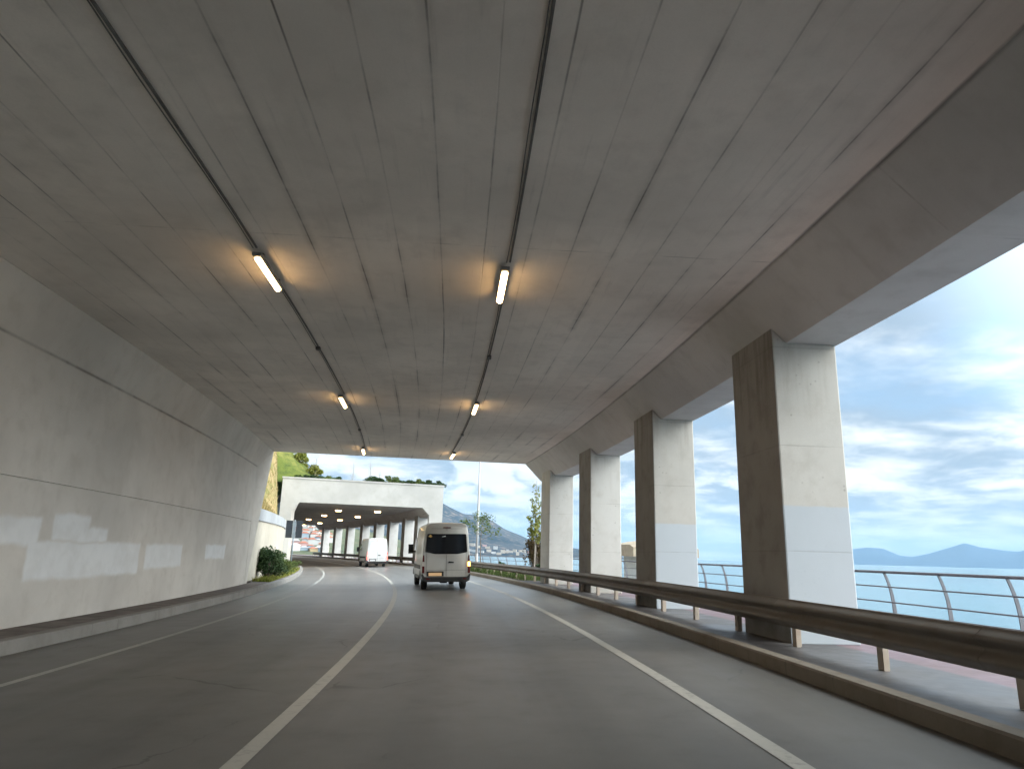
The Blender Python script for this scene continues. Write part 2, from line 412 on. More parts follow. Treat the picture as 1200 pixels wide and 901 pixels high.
kerb_r = [(3.40, kz-.15), (3.385, kz+.13), (3.40, kz+.15), (3.55, kz+.152), (3.56, kz-.15)]
tag(swept('kerb', kerb_r, SA, SB, M['concrete_kerb']), kind='structure')
kl = zr(ROADL)
kerb_l = [(-5.80, kl-.15), (-5.815, kl+.16), (-5.83, kl+.178), (-5.99, kl+.18), (-6.0, kl-.15)]
tag(swept('kerb', kerb_l, SA, 58.5, M['concrete_kerb_pale']), kind='structure')
sheet('walkway', -6.66, kl+.172, -5.985, kl+.172, SA, 28.6, M['walkway'], nu=1)
sheet('planting_bed', -7.4, kl+.20, -5.985, kl+.172, 28.6, 58.5, plain('soil', (.085, .07, .05), .95, 0, .4, 3), nu=2)
PZ = .25
prom = sheet('pavement', 3.55, PZ, 8.75, PZ-.03, SA, SB, M['paving'], nu=4, uvoff=3.55)
make_concrete('sea_wall_concrete', (.42, .41, .39), (.2, .19, .17), drips=.4)
SEA = -5.5
tag(swept('sea_wall', [(8.35, PZ-.04), (8.75, PZ-.012), (9.15, SEA/K-.5), (8.35, SEA/K-.5)], SA, SB, M['sea_wall_concrete'], step=2), 'long concrete sea wall below the promenade railing', 'wall')

def sea_mat():
    n = NT('sea_water'); p = n.pos()
    a = n.noise(p, .35, 6, .6); b = n.noise(p, .03, 4, .6); c3 = n.noise(p, .004, 3)
    c = n.mix(n.ramp(c3, .35, .65), (.055, .16, .20), (.075, .20, .24))
    n.bump(n.math('ADD', a, n.math('MULTIPLY', b, 2.0)), .55, .35)
    n.set(color=c, rough=.16, spec=.5); M['sea_water'] = n.m
sea_mat()
mb = MB(); R = 42000
xs = [-R, -8000, -1500, -300, 0, 300, 1500, 8000, R]
for i in range(len(xs)-1):
    for j in range(len(xs)-1):
        mb.face([(xs[i], xs[j], SEA), (xs[i+1], xs[j], SEA), (xs[i+1], xs[j+1], SEA), (xs[i], xs[j+1], SEA)])
tag(mb.build('sea', M['sea_water']), kind='structure')

# ------------------------------------------------------------------ first gallery
G1A, G1B = -32.0, 28.5
CZ, SZ, TZ = 4.93, 4.25, 5.75
def gallery(name, a, b, label, pill, mats, step=1.0):
    g = empty(name, P(a, 0, 0)); g['label'] = label; g['category'] = 'tunnel'
    inv = Matrix.Translation(-g.location)
    def part(nm, poly, s0, s1, mat):
        o = swept(nm, poly, s0, s1, mat, None, step); o.data.transform(inv); o.parent = g
        return o
    part('ceiling_slab', [(-6.35, CZ), (3.71, CZ), (3.71, TZ), (-6.35, TZ)], a, b, mats['ceiling'])
    part('edge_beam', [(3.712, CZ), (4.39, SZ), (5.13, SZ), (5.13, TZ), (3.712, TZ)], a, b, mats['beam'])
    w = [(-6.65, -.30), (-6.65, 2.150), (-6.685, 2.156), (-6.685, 2.182), (-6.65, 2.190), (-6.65, 4.15), (-6.352, CZ), (-6.352, TZ), (-7.30, TZ), (-7.30, -.30)]
    o = part('side_wall', w, a, b, mats['wall'])
    hb = heading(b); back_ = Vector((sin(hb), -cos(hb), 0)); pe = P(b, 0, 0)-g.location
    for v in o.data.vertices:                      # the wall stops a little before the slab edge
        if abs((v.co-pe).dot(back_)) < .02 and v.co.z < 4.3*K: v.co += back_*1.5*K
    for k, (s, ln, mat) in enumerate(pill):
        zt = SZ-.0; q = []
        for ss in (s, s+ln):
            q += [P(ss, 4.18, PZ-.02), P(ss, 5.11, PZ-.02), P(ss, 5.11, zt+.004), P(ss, 4.39, zt+.004), P(ss, 4.18, zt+.21)]
        me = MB(); me.shared([p-g.location for p in q], [(0, 1, 2, 3, 4), (9, 8, 7, 6, 5), (0, 5, 6, 1), (1, 6, 7, 2), (2, 7, 8, 3), (3, 8, 9, 4), (4, 9, 5, 0)])
        o = me.build('pillar', [mat, M['concrete_shaded_face']], g); fixn(o); hd = heading(s+ln/2); inward = Vector((-cos(hd), -sin(hd), 0))
        for p_ in o.data.polygons: p_.material_index = 1 if p_.normal.dot(inward) > .9 and abs(s-26.08) > .1 else 0  # painted shade on road-facing sides, left off the pillar at the exit
        bevel(o, .025, 2)
    return g
MATS1 = dict(ceiling=M['concrete_ceiling'], beam=M['concrete_beam'], wall=M['concrete_wall'])
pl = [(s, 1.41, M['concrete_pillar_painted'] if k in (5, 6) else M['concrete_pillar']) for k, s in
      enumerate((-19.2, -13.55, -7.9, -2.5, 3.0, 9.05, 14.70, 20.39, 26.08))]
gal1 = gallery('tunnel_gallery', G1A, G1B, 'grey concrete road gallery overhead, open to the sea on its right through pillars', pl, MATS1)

# ------------------------------------------------------------------ second gallery with white portal
G2A, G2B = 60.55, 117.0
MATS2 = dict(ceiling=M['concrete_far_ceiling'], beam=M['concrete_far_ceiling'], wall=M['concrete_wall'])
make_concrete('concrete_far_pillar', (.55, .56, .56), (.40, .39, .37), drips=.15)
pl2 = [(s, 1.41, M['concrete_far_pillar']) for s in (64.0, 69.5, 76.5, 83.3, 90.6, 98.6, 105.8, 113.0)]
gal2 = gallery('tunnel_gallery', G2A, G2B, 'distant second gallery with flat white portal beyond the vans', pl2, MATS2)
ptl = [(-7.8, -.4), (-7.8, 6.78), (5.45, 6.78), (5.45, .0), (4.30, .0), (4.30, 4.32), (3.70, CZ-.01), (-6.33, CZ-.01), (-6.9, 4.15), (-6.9, -.4)]
mb = MB(); sweep(mb, ptl, 60.0, 60.54, .54); o = mb.build('portal_wall', M['concrete_white']); fixn(o)
o.data.transform(Matrix.Translation(-gal2.location)); o.parent = gal2
# coping strip of the portal
mb = MB(); sweep(mb, [(-7.85, 6.782), (5.5, 6.782), (5.5, 6.90), (-7.85, 6.90)], 59.95, 60.60, .65); o = mb.build('coping', M['concrete_white']); fixn(o)
o.data.transform(Matrix.Translation(-gal2.location)); o.parent = gal2
# roof planter soil of gallery 2
mb = MB(); sweep(mb, [(-7.3, TZ+.002), (5.1, TZ+.002), (5.1, 6.6), (-7.3, 6.6)], 60.62, 112, 4); o = mb.build('roof_soil', M['soil']); fixn(o)
o.data.transform(Matrix.Translation(-gal2.location)); o.parent = gal2

# ------------------------------------------------------------------ lamps and cables under the ceilings
def make_lamp(L, w):
    r = empty('ceiling_lamp')
    mb = MB()
    prof = [(-w*.62, 0), (-w*.62, -.04), (-w*.5, -.065), (w*.5, -.065), (w*.62, -.04), (w*.62, 0)]
    vs = []
    for y in (-L/2-.05, L/2+.05): vs += [(x, y, z) for x, z in prof]
    m = len(prof); mb.shared(vs, [(j, (j+1) % m, m+(j+1) % m, m+j) for j in range(m)]+[tuple(range(m-1, -1, -1)), tuple(range(m, 2*m))])
    for y in (-L/2+.15, L/2-.15): mb.box((0, y, .03), (w*1.0, .05, .06))
    fixn(mb.build('housing', M['housing'], r))
    mb = MB(); vs = []; k = 8
    ys = [(-L/2, .6), (-L/2+.04, 1), (L/2-.04, 1), (L/2, .6)]
    for y, f in ys:
        for j in range(k+1):
            a = pi*j/k; vs.append((cos(a)*w*.46*f, y, -.066-sin(a)*w*.42*f))
    fs = []
    for i in range(3):
        for j in range(k): fs.append((i*(k+1)+j, i*(k+1)+j+1, (i+1)*(k+1)+j+1, (i+1)*(k+1)+j))
    fs += [tuple(range(k, -1, -1)), tuple(3*(k+1)+j for j in range(k+1))]
    mb.shared(vs, fs); wnorm(fixn(mb.build('diffuser', M['sodium_glow'], r)))
    return r
lamps1 = [(9.0, -2.80, 'lit orange lamp nearest the camera in the left row on the ceiling'), (9.0, .35, 'lit orange lamp nearest the camera in the right row on the ceiling'),
          (17.4, -2.88, 'second lit ceiling lamp of the left row, between the nearest and the exit one'), (17.4, .42, 'second lit ceiling lamp of the right row, between the nearest and the exit one'),
          (26.4, -2.86, 'lit lamp at the exit edge of the near ceiling, left row'), (26.4, .46, 'lit lamp at the exit edge of the near ceiling, right row')]
proto = make_lamp(1.3, .105)
for i, (s, u, lb) in enumerate(lamps1):
    o = proto if i == 0 else copy_thing(proto)
    o.location = P(s, u, CZ)+Vector((0, 0, -.062)); o.rotation_euler = (0, 0, heading(s))
    tag(o, lb, 'lamp', 'sodium lamps on the near gallery ceiling')
lamps2 = [(68.0, -2.45, 'first lit lamp of the left row inside the far gallery'), (79.2, -2.4, 'second lit lamp of the left row inside the far gallery'), (91.2, -2.4, 'third lit lamp of the left row inside the far gallery'),
          (102.5, -2.4, 'fourth lit lamp of the left row inside the far gallery'),
          (67.0, 1.0, 'first lit lamp of the right row inside the far gallery'), (78.8, 1.1, 'second lit lamp of the right row inside the far gallery'), (89.1, 1.0, 'third lit lamp of the right row inside the far gallery'),
          (102.0, 1.0, 'fourth lit lamp of the right row inside the far gallery'), (113.0, 1.0, 'last lit lamp of the right row inside the far gallery, by its exit')]
proto2 = make_lamp(.62, .26)
for i, (s, u, lb) in enumerate(lamps2):
    o = proto2 if i == 0 else copy_thing(proto2)
    o.location = P(s, u, CZ)+Vector((0, 0, -.062)); o.rotation_euler = (0, 0, heading(s)+pi/2)
    tag(o, lb, 'lamp', 'lamps in the far gallery')
for u, lb, d in ((-2.80, 'dark cable tray fixed along the left row of ceiling lamps', .0), (.40, 'dark cable tray fixed along the right row of ceiling lamps', .0)):
    t = empty('cable_tray', P(0, u, CZ)); tag(t, lb, 'cable tray', 'cable trays under the near ceiling')
    segs = [(-30, 8.35), (9.7, 16.8), (18.1, 25.8)]
    mb = MB()
    for a, b in segs: sweep(mb, [(u-.005, CZ-.020), (u+.017, CZ-.020), (u+.017, CZ-.002), (u-.005, CZ-.002)], a, b, 1.0)
    o = fixn(mb.build('tray', M['cable_grey'])); o.data.transform(Matrix.Translation(-t.location)); o.parent = t
    mb = MB()
    for a, b in segs:
        n_ = int((b-a)/.8); pts = [P(a+(b-a)*k/n_, u-.03+.008*sin(k*1.7), CZ-.014-.006*(k % 2)) for k in range(n_+1)]
        mb.tube(pts, .007, 6)
    o = mb.build('cable', M['cable_grey'], smooth=True); o.data.transform(Matrix.Translation(-t.location)); o.parent = t
    for s in (12.8, 21.9):
        mb = MB(); h = heading(s); mb.box(P(s, u+.0, CZ-.035)-t.location, (.09, .14, .06), Matrix.Rotation(h, 3, 'Z')); bevel(mb.build('junction_box', M['cable_grey'], t), .01)

# ------------------------------------------------------------------ guard rail
GA, GB = -14.0, 118.0
gr = empty('guard_rail', P(0, 4.0, PZ)); tag(gr, 'long weathered steel crash barrier on low posts along the right kerb', 'guard rail')
gi = Matrix.Translation(-gr.location)
prof = []
for k in range(25):
    t = k/24; z = .805-.335*t; b = .5-.5*cos(4*pi*t); prof.append((4.02-.075*b, z))
back = [(u+.012, z) for u, z in reversed(prof)]
o = swept('rail_beam', prof+back, GA, GB, M['rail_steel'], None, .8); o.data.transform(gi); o.parent = gr; wnorm(o, 50)
q = 8.75-1.76*6+.25
while q < GB-4:
    lap = [(u-.006, z) for u, z in prof]+[(u-.002, z) for u, z in reversed(prof)]
    o = swept('splice', lap, q, q+.28, M['rail_steel'], None, .28); o.data.transform(gi); o.parent = gr; wnorm(o, 50)
    q += 3.52
s = 8.75-1.76*12; post_me = None
while s < GB:
    if s > GA+.5:
        if post_me is None:
            mb = MB(); mb.box((0, 0, .30), (.06, .12, .60)); mb.box((.03, 0, .30), (.08, .012, .60)); mb.box((-.045, 0, .47), (.07, .09, .2)); o = mb.build('post', M['post_steel'], gr); bevel(o, .006, 1); post_me = o
        else: o = post_me.copy(); COL.objects.link(o); o.parent = gr
        o.location = P(s, 4.10, PZ-.01)-gr.location; o.rotation_euler = (0, 0, heading(s))
    s += 1.76

# ------------------------------------------------------------------ promenade railing
pr = empty('promenade_railing', P(0, 8.2, PZ)); tag(pr, 'grey railing with curved posts along the sea edge of the promenade', 'railing')
RA, RB = -6.0, 120.0
for z, r in ((1.115, .026), (.84, .013), (.56, .013), (.36, .013)):
    mb = MB(); pts = [P(RA+(RB-RA)*k/160, 8.2-(.03 if z > 1 else 0)+(.04 if z < .8 else .02 if z < 1 else 0), z)-pr.location for k in range(161)]
    mb.tube(pts, r*K, 8); mb.build('rail', M['railing_steel'], pr, True)
def curved_post():
    mb = MB(); m = 8; vs = []
    for k in range(m+1):
        t = k/m; z = t*.90*K; x = .10*K*(1-t)**0+(-.16*K)*t**2.6
        w = .075-.03*t
        for dx, dy in ((-w, -.010), (w, -.010), (w, .010), (-w, .010)): vs.append((x+dx*.6, dy, z))
    fs = []
    for k in range(m):
        for j in range(4): fs.append((k*4+j, k*4+(j+1) % 4, (k+1)*4+(j+1) % 4, (k+1)*4+j))
    fs += [(3, 2, 1, 0), (m*4, m*4+1, m*4+2, m*4+3)]
    mb.shared(vs, fs); mb.box((.10*K, 0, .008), (.2, .14, .016))
    return fixn(mb.build('post', M['railing_steel'], pr))
rp = curved_post(); s = 10.15-1.45*10; first = True
while s < RB:
    o = rp if first else rp.copy()
    if not first: COL.objects.link(o); o.parent = pr
    o.location = P(s, 8.2, PZ-.02)-pr.location; o.rotation_euler = (0, 0, heading(s)); first = False; s += 1.45 if s < 30 else 2.2

# ------------------------------------------------------------------ retaining wall on the left, with coping, and dark sign
rw = empty('retaining_wall', P(28.6, -7.3, 0)); tag(rw, 'cream retaining wall with grey coping between the two galleries', 'wall')
ri = Matrix.Translation(-rw.location)
mb = MB(); mb2 = MB(); n_ = 16
def rwu(s): return -6.85-.55*min(1, max(0, (s-28.5)/31))
for k in range(n_):
    a = 28.52+(59.94-28.52)*k/n_; b = 28.52+(59.94-28.52)*(k+1)/n_
    za, zb = 2.30+.012*(a-28), 2.30+.012*(b-28); ha = .48
    ua, ub = rwu(a), rwu(b)
    A = [(ua, -.4), (ua, za), (ua-.5, za), (ua-.5, -.4)]; B = [(ub, -.4), (ub, zb), (ub-.5, zb), (ub-.5, -.4)]
    mb.shared([P(a, *q) for q in A]+[P(b, *q) for q in B], [(0, 1, 5, 4), (1, 2, 6, 5), (2, 3, 7, 6)]+([(0, 3, 2, 1)] if k == 0 else [])+([(4, 5, 6, 7)] if k == n_-1 else []))
    A = [(ua+.06, za+.002), (ua+.06, za+ha), (ua-.56, za+ha+.02), (ua-.56, za+.002)]; B = [(ub+.06, zb+.002), (ub+.06, zb+ha), (ub-.56, zb+ha+.02), (ub-.56, zb+.002)]
    mb2.shared([P(a, *q) for q in A]+[P(b, *q) for q in B], [(0, 1, 5, 4), (1, 2, 6, 5), (2, 3, 7, 6), (3, 0, 4, 7)]+([(0, 3, 2, 1)] if k == 0 else [])+([(4, 5, 6, 7)] if k == n_-1 else []))
for q, nm, mm in ((mb, 'wall', 'concrete_cream'), (mb2, 'coping', 'concrete_coping')):
    o = fixn(q.build(nm, M[mm])); o.data.transform(ri); o.parent = rw
sg_s = 54.0; sg = empty('road_sign', P(sg_s, -6.62, 2.0), (0, 0, heading(sg_s)-.1)); tag(sg, 'dark square sign seen from behind on the end of the cream wall', 'sign')
mb = MB(); mb.box((-.42, 0, .72), (.52, .05, 1.42)); bevel(mb.build('panel', M['sign_dark'], sg), .01)
mb = MB(); mb.box((.38, 0, .72), (.52, .05, 1.42)); bevel(mb.build('panel', M['sign_dark'], sg), .01)
mb = MB(); mb.box((-.02, -.03, .70), (.24, .09, 1.36)); bevel(mb.build('channel', M['sign_strip'], sg), .01)
mb = MB(); mb.box((-.02, -.08, .25), (.32, .03, .06)); mb.box((-.02, -.08, 1.15), (.32, .03, .06)); mb.build('clamp', M['sign_strip'], sg)
mb = MB(); mb.tube([(-.02, .05, -2.45), (-.02, .05, 1.5)], .05, 10); mb.build('post', M['sign_strip'], sg, True)

# ------------------------------------------------------------------ vans
def make_van(label, paintm, rear_glass, brake, indicator):
    r = empty('van'); tag(r, label, 'van')
    Wd, Hh, FL = .965, 2.66, .36
    fx = [0, .34, .64, .80, .865, .905, .955, .985, 1.0, 1.0, .985, .955, .90]
    fz = [1, .998, .992, .978, .945, .87, .66, .48, .34, .20, .09, .03, 0]
    st = [(0.0, .955, 2.52), (.035, .985, 2.60), (.12, 1.0, 2.645), (.5, 1.0, 2.66), (3.6, 1.0, 2.66), (4.15, 1.0, 2.64), (4.5, .995, 2.50), (4.95, .985, 2.1), (5.35, .975, 1.62), (5.55, .965, 1.36), (6.05, .93, 1.16), (6.2, .88, .98), (6.26, .80, .80)]
    vs = []; fs = []; m = 2*len(fx)-1
    for y, ws, h in st:
        ring = []
        for k in range(len(fx)-1, -1, -1): ring.append((-fx[k]*Wd*ws, y, FL+fz[k]*(h-FL)))
        for k in range(1, len(fx)): ring.append((fx[k]*Wd*ws, y, FL+fz[k]*(h-FL)))
        vs += ring
    for i in range(len(st)-1):
        for j in range(m): fs.append((i*m+j, i*m+(j+1) % m, (i+1)*m+(j+1) % m, (i+1)*m+j))
    fs += [tuple(range(m)), tuple((len(st)-1)*m+j for j in range(m-1, -1, -1))]
    mb = MB(); mb.shared(vs, fs); wnorm(fixn(mb.build('body', paintm, r)), 32)
    def poly_plate(name, pts, y, t, mat, parent=r, bev=.008):
        mb = MB(); n_ = len(pts)
        vs = [(x, y, z) for x, z in pts]+[(x, y-t, z) for x, z in pts]
        mb.shared(vs, [tuple(range(n_)), tuple(range(2*n_-1, n_-1, -1))]+[(j, (j+1) % n_, n_+(j+1) % n_, n_+j) for j in range(n_)])
        o = fixn(mb.build(name, mat, parent))
        if bev: bevel(o, bev, 2)
        return o
    # rear doors: seams, hinges, window
    mb = MB(); mb.box((0, -.004, .96), (.010, .012, .84)); mb.box((0, -.004, 2.40), (.010, .012, .16)); mb.box((0, -.004, .78), (1.62, .012, .008)); mb.box((0, -.004, 2.40), (1.25, .012, .008))
    for sx in (-1, 1): mb.box((sx*.80, -.004, 1.35), (.008, .012, 1.5))
    mb.build('door_seam', M['black_plastic'], r)
    wz0, wz1 = 1.40, 2.19
    if rear_glass:
        poly_plate('rear_window', [(-.845, wz0+.10), (-.80, wz0+.07), (-.45, wz0), (.45, wz0), (.80, wz0+.07), (.845, wz0+.10), (.79, wz1-.03), (.76, wz1), (-.76, wz1), (-.79, wz1-.03)], -.002, .014, M['dark_glass'])
        poly_plate('sticker', [(-.74, 2.09), (-.66, 2.04), (-.58, 2.09), (-.66, 2.17)], -.0165, .002, M['sticker'], bev=0)
        poly_plate('sticker', [(-.20, 2.06), (-.05, 2.08), (-.04, 2.12), (-.19, 2.10)], -.0165, .002, M['sticker_white'], bev=0)
    else:
        for sx in (-1, 1):
            poly_plate('rear_panel', [(sx*.70, 1.52), (sx*.06, 1.50), (sx*.06, 2.2), (sx*.64, 2.2)], -.001, .008, paintm)
    poly_plate('handle', [(.06, 1.05), (.30, 1.05), (.30, 1.10), (.10, 1.12)], -.005, .03, M['black_plastic'])
    poly_plate('plate_recess_shade', [(-.78, .54), (-.10, .54), (-.10, .735), (-.78, .735)], -.002, .010, M['black_plastic'])  # raised black panel, painted in for the shade of a recess
    p = poly_plate('number_plate', [(-.70, .555), (-.18, .555), (-.18, .68), (-.70, .68)], -.013, .008, M['plate_lit'] if rear_glass else M['sticker_white'])
    # bumper
    bp_ = [(-.94, .38), (-.82, .32), (.82, .32), (.94, .38), (.975, .62), (.93, .64), (.86, .52), (-.86, .52), (-.93, .64), (-.975, .62)]
    poly_plate('bumper', bp_, .16, .24, M['black_plastic'], bev=.03)
    poly_plate('bumper_step', [(-.62, .42), (.62, .42), (.62, .48), (-.62, .48)], -.082, .02, M['rubber'], bev=.005)
    # lights
    for sx in (-1, 1):
        pts = [(sx*.968, .66), (sx*.865, .66), (sx*.87, 1.10), (sx*.885, 1.36), (sx*.935, 1.36), (sx*.96, 1.05)]
        L = poly_plate('tail_light', pts, .03, .05, M['brake_glow'] if brake else M['lens_red'], bev=.012)
        lit = indicator and sx > 0
        poly_plate('indicator', [(sx*.965, .93), (sx*.868, .93), (sx*.872, 1.10), (sx*.958, 1.10)], -.021, .012, M['indicator_glow'] if lit else M['lens_clear'], L, bev=.006)
        poly_plate('reflector', [(sx*.80, .42), (sx*.66, .42), (sx*.66, .47), (sx*.80, .47)], -.083, .012, M['lens_red'], bev=.004)
    poly_plate('brake_light', [(-.16, 2.42), (.16, 2.42), (.15, 2.46), (-.15, 2.46)], .004, .03, M['brake_glow'] if brake else M['lens_red'])
    # side skirt mouldings
    for sx in (-1, 1):
        mb = MB(); mb.box((sx*.968, 3.0, .88), (.03, 3.9, .16)); bevel(mb.build('side_moulding', M['black_plastic'], r), .01)
        mb = MB(); mb.box((sx*.93, 3.05, .46), (.06, 2.2, .14)); bevel(mb.build('sill', M['black_plastic'], r), .02)
        # front door window and mirror
        mb = MB(); q = [(4.15, 1.55), (5.25, 1.50), (4.85, 2.05), (4.15, 2.12)]
        vs = [(sx*(.955-.06*(z-1.5)), y, z) for y, z in q]+[(sx*(.915-.06*(z-1.5)), y, z) for y, z in q]
        mb.shared(vs, [(0, 1, 2, 3), (7, 6, 5, 4)]+[(j, (j+1) % 4, 4+(j+1) % 4, 4+j) for j in range(4)]); fixn(mb.build('side_window', M['dark_glass'], r))
        mb = MB(); mb.box((sx*1.14, 5.0, 1.62), (.22, .14, .42)); mb.box((sx*1.0, 5.02, 1.5), (.2, .06, .06)); bevel(mb.build('mirror', M['black_plastic'], r), .04, 3)
        for yw in (1.05, 5.2):
            w = empty('wheel', (sx*.80, yw, .345)); w.parent = r
            mb = MB(); pts = [(-.115, .20), (-.115, .30), (-.10, .335), (-.07, .345), (.07, .345), (.10, .335), (.115, .30), (.115, .20)]; vs = []; N = 28
            for i in range(N):
                a = 2*pi*i/N
                for x, rr in pts: vs.append((x, cos(a)*rr, sin(a)*rr))
            k = len(pts); fs = [(i*k+j, i*k+(j+1) % k, ((i+1) % N)*k+(j+1) % k, ((i+1) % N)*k+j) for i in range(N) for j in range(k)]
            mb.shared(vs, fs); wnorm(fixn(mb.build('tyre', M['rubber'], w)))
            mb = MB(); mb.tube([(-.09, 0, 0), (.085, 0, 0)], .21, 24); mb.tube([(sx*.08, 0, 0), (sx*.105, 0, 0)], .07, 12); wnorm(mb.build('rim', M['rim_steel'], w))
            mb = MB(); N = 20; vs = []
            for rr in (.43, .0):
                for i in range(N+1): a = pi*i/N; vs.append((sx*.972, yw+cos(a)*max(rr, .001), max(.47, .345+sin(a)*rr)))
            mb.shared(vs, [(i, i+1, N+2+i, N+1+i) for i in range(N)]); mb.build('wheel_arch', M['black_plastic'], r)
    # underbody: axle, exhaust, floor
    mb = MB(); mb.box((0, 3.1, .40), (1.7, 5.6, .10)); mb.tube([(-.7, 1.05, .34), (.7, 1.05, .34)], .06, 10); mb.box((0, 1.05, .36), (.28, .26, .24)); mb.tube([(.45, .3, .33), (.45, 2.4, .36)], .035, 8); mb.build('underbody', M['rubber'], r)
    return r
def place_van(o, s, u):
    o.location = P(s, u, zr(u)); o.rotation_euler = (0, -atan(BANK), heading(s+2.5)+.015)
v1 = make_van('silver grey minibus with dark rear window and right indicator lit', M['paint_silver'], True, False, True)
place_van(v1, 24.95, .32)
v2 = make_van('white panel van with red brake lights entering the far gallery', M['paint_white'], False, True, False)
place_van(v2, 59.3, .10)

# ------------------------------------------------------------------ street furniture on the open stretch
lp = empty('street_lamp', P(55.5, 7.35, PZ)); tag(lp, 'tall thin white lamp post rising beside the sea railing', 'street lamp')
mb = MB(); mb.tube([(0, 0, 0), (0, 0, .02)], .22, 12); mb.tube([(0, 0, 0), (0, 0, 1.2)], .13, 12); mb.build('base', M['pole_white'], lp)
mb = MB(); mb.tube([(0, 0, 0), (0, 0, 5), (0, 0, 12.0)], [.115, .105, .07], 12); mb.build('pole', M['pole_white'], lp, True)
mb = MB(); mb.tube([(0, 0, 11.9), (-.5, 0, 12.35), (-1.6, 0, 12.5)], .035, 8); mb.build('arm', M['pole_white'], lp, True)
mb = MB(); mb.box((-1.9, 0, 12.48), (.75, .26, .12)); bevel(mb.build('lamp_head', M['housing'], lp), .04)
bo = empty('post', P(39, 6.9, PZ)); bo.name = 'marker_post'; tag(bo, 'thin dark wooden post standing before the sea railing', 'post')
mb = MB(); mb.tube([(0, 0, -.02), (.01, 0, 1.0), (0, 0, 1.95)], [.05, .045, .04], 8); mb.build('shaft', plain('old_wood', (.10, .085, .075), .85, 0, .3, 8), bo, True)
mb = MB(); mb.box((0, 0, 1.97), (.10, .10, .05)); bevel(mb.build('cap', M['old_wood'], bo), .01)

# beach kiosk below the promenade, on a small stone jetty
jz = -1.6
C0 = P(36.5, 12.9, 0); C0.z = jz
make_concrete('jetty_stone', (.40, .39, .37), (.2, .19, .17), drips=.3)
mb = MB()
a = heading(37); Rz = Matrix.Rotation(a, 3, 'Z')
mb.box((C0.x+.4, C0.y+.4, (jz+SEA-1)/2), (8.0, 7.5, jz-SEA+1), Rz); o = mb.build('jetty', M['jetty_stone']); bevel(o, .06); tag(o, 'low stone jetty standing in the sea below the promenade', 'jetty')
ks = empty('beach_kiosk', (C0.x, C0.y, jz), (0, 0, a)); tag(ks, 'white beach kiosk with tan canvas roof beyond the railing', 'kiosk')
mb = MB(); mb.box((0, 0, 1.58), (3.1, 2.6, 3.16)); bevel(mb.build('wall', plain('kiosk_white', (.55, .57, .58), .6, 0, .06), ks), .02)
mb = MB(); n_ = 10; vs = []
for i in range(n_+1):
    t = -1+2*i/n_; z = 4.15-.30*abs(t)**2.6
    for y, dz in ((-1.75, -.35), (-1.2, 0), (1.2, 0), (1.75, -.35)): vs.append((t*2.15, y, z+dz*.5))
fs = [(i*4+j, i*4+j+1, (i+1)*4+j+1, (i+1)*4+j) for i in range(n_) for j in range(3)]
base_i = len(vs); vs += [(x, y, 3.15) for x, y, z in vs]
fs += [(i*4, (i+1)*4, base_i+(i+1)*4, base_i+i*4) for i in range(n_)]+[(i*4+3, base_i+i*4+3, base_i+(i+1)*4+3, (i+1)*4+3) for i in range(n_)]
fs += [(j, base_i+j, base_i+j+1, j+1) for j in range(3)]+[(n_*4+j, n_*4+j+1, base_i+n_*4+j+1, base_i+n_*4+j) for j in range(3)]
mb.shared(vs, fs); wnorm(fixn(mb.build('canvas_roof', plain('canvas_tan', (.40, .335, .255), .9, 0, .1), ks)))
mb = MB()
for sx in (-1, 1):
    for sy in (-1, 1): mb.tube([(sx*1.65, sy*1.5, 0), (sx*1.65, sy*1.5, 3.2)], .05, 8)
mb.build('posts', M['pole_white'], ks); ks.children[-1].name = 'roof_support'
mb = MB(); mb.box((0, -1.32, 1.35), (1.8, .06, .9)); mb.build('hatch', M['dark_glass'], ks)
plain('rock', (.07, .068, .065), .9, 0, .4, 2)
def rock(loc, r, lb=None):
    import bmesh
    bm = bmesh.new(); bmesh.ops.create_icosphere(bm, subdivisions=2, radius=r)
    for v in bm.verts: v.co *= 1+rnd.uniform(-.22, .2); v.co.z *= .7
    me = bpy.data.meshes.new('rock'); bm.to_mesh(me); bm.free()
    o = link('rock', me, M['rock']); o.location = loc; tag(o, 'dark boulder lying at the edge of the stone jetty', 'rock', 'boulders on the jetty'); return o
for k in range(7):
    q = Rz @ Vector((-2.6+k*1.0+rnd.uniform(-.2, .2), -2.6+rnd.uniform(-.4, .3), .18)); rock(Vector((C0.x, C0.y, jz))+q, rnd.uniform(.42, .65))

# ------------------------------------------------------------------ vegetation
def leaves(mb, c, rad, n_, size, squash=1.0, up=.3):
    for _ in range(n_):
        while True:
            d = Vector((rnd.uniform(-1, 1), rnd.uniform(-1, 1), rnd.uniform(-1, 1)))
            if d.length < 1: break
        d = d*(.55+.45*d.length)
        p = Vector(c)+Vector((d.x*rad[0], d.y*rad[1], d.z*rad[2]))
        nrm = Vector((rnd.gauss(0, 1), rnd.gauss(0, 1), rnd.gauss(0, 1)+up)).normalized()
        t = nrm.orthogonal().normalized(); t = Matrix.Rotation(rnd.uniform(0, 2*pi), 3, nrm) @ t; b = nrm.cross(t)
        s = size*rnd.uniform(.6, 1.35); w = s*rnd.uniform(.35, .6)
        mb.face([p-t*s*.5, p+b*w*.5+nrm*s*.06, p+t*s*.5, p-b*w*.5+nrm*s*.06])
def limb(mb, a, b, r0, r1, bend=.1, seg=6):
    a = Vector(a); b = Vector(b); n_ = 5; L = (b-a).length; off = Vector((rnd.uniform(-1, 1), rnd.uniform(-1, 1), rnd.uniform(-.3, .3)))*L*bend
    pts = [a.lerp(b, k/n_)+off*sin(pi*k/n_) for k in range(n_+1)]
    mb.tube(pts, [r0+(r1-r0)*k/n_ for k in range(n_+1)], seg); return pts
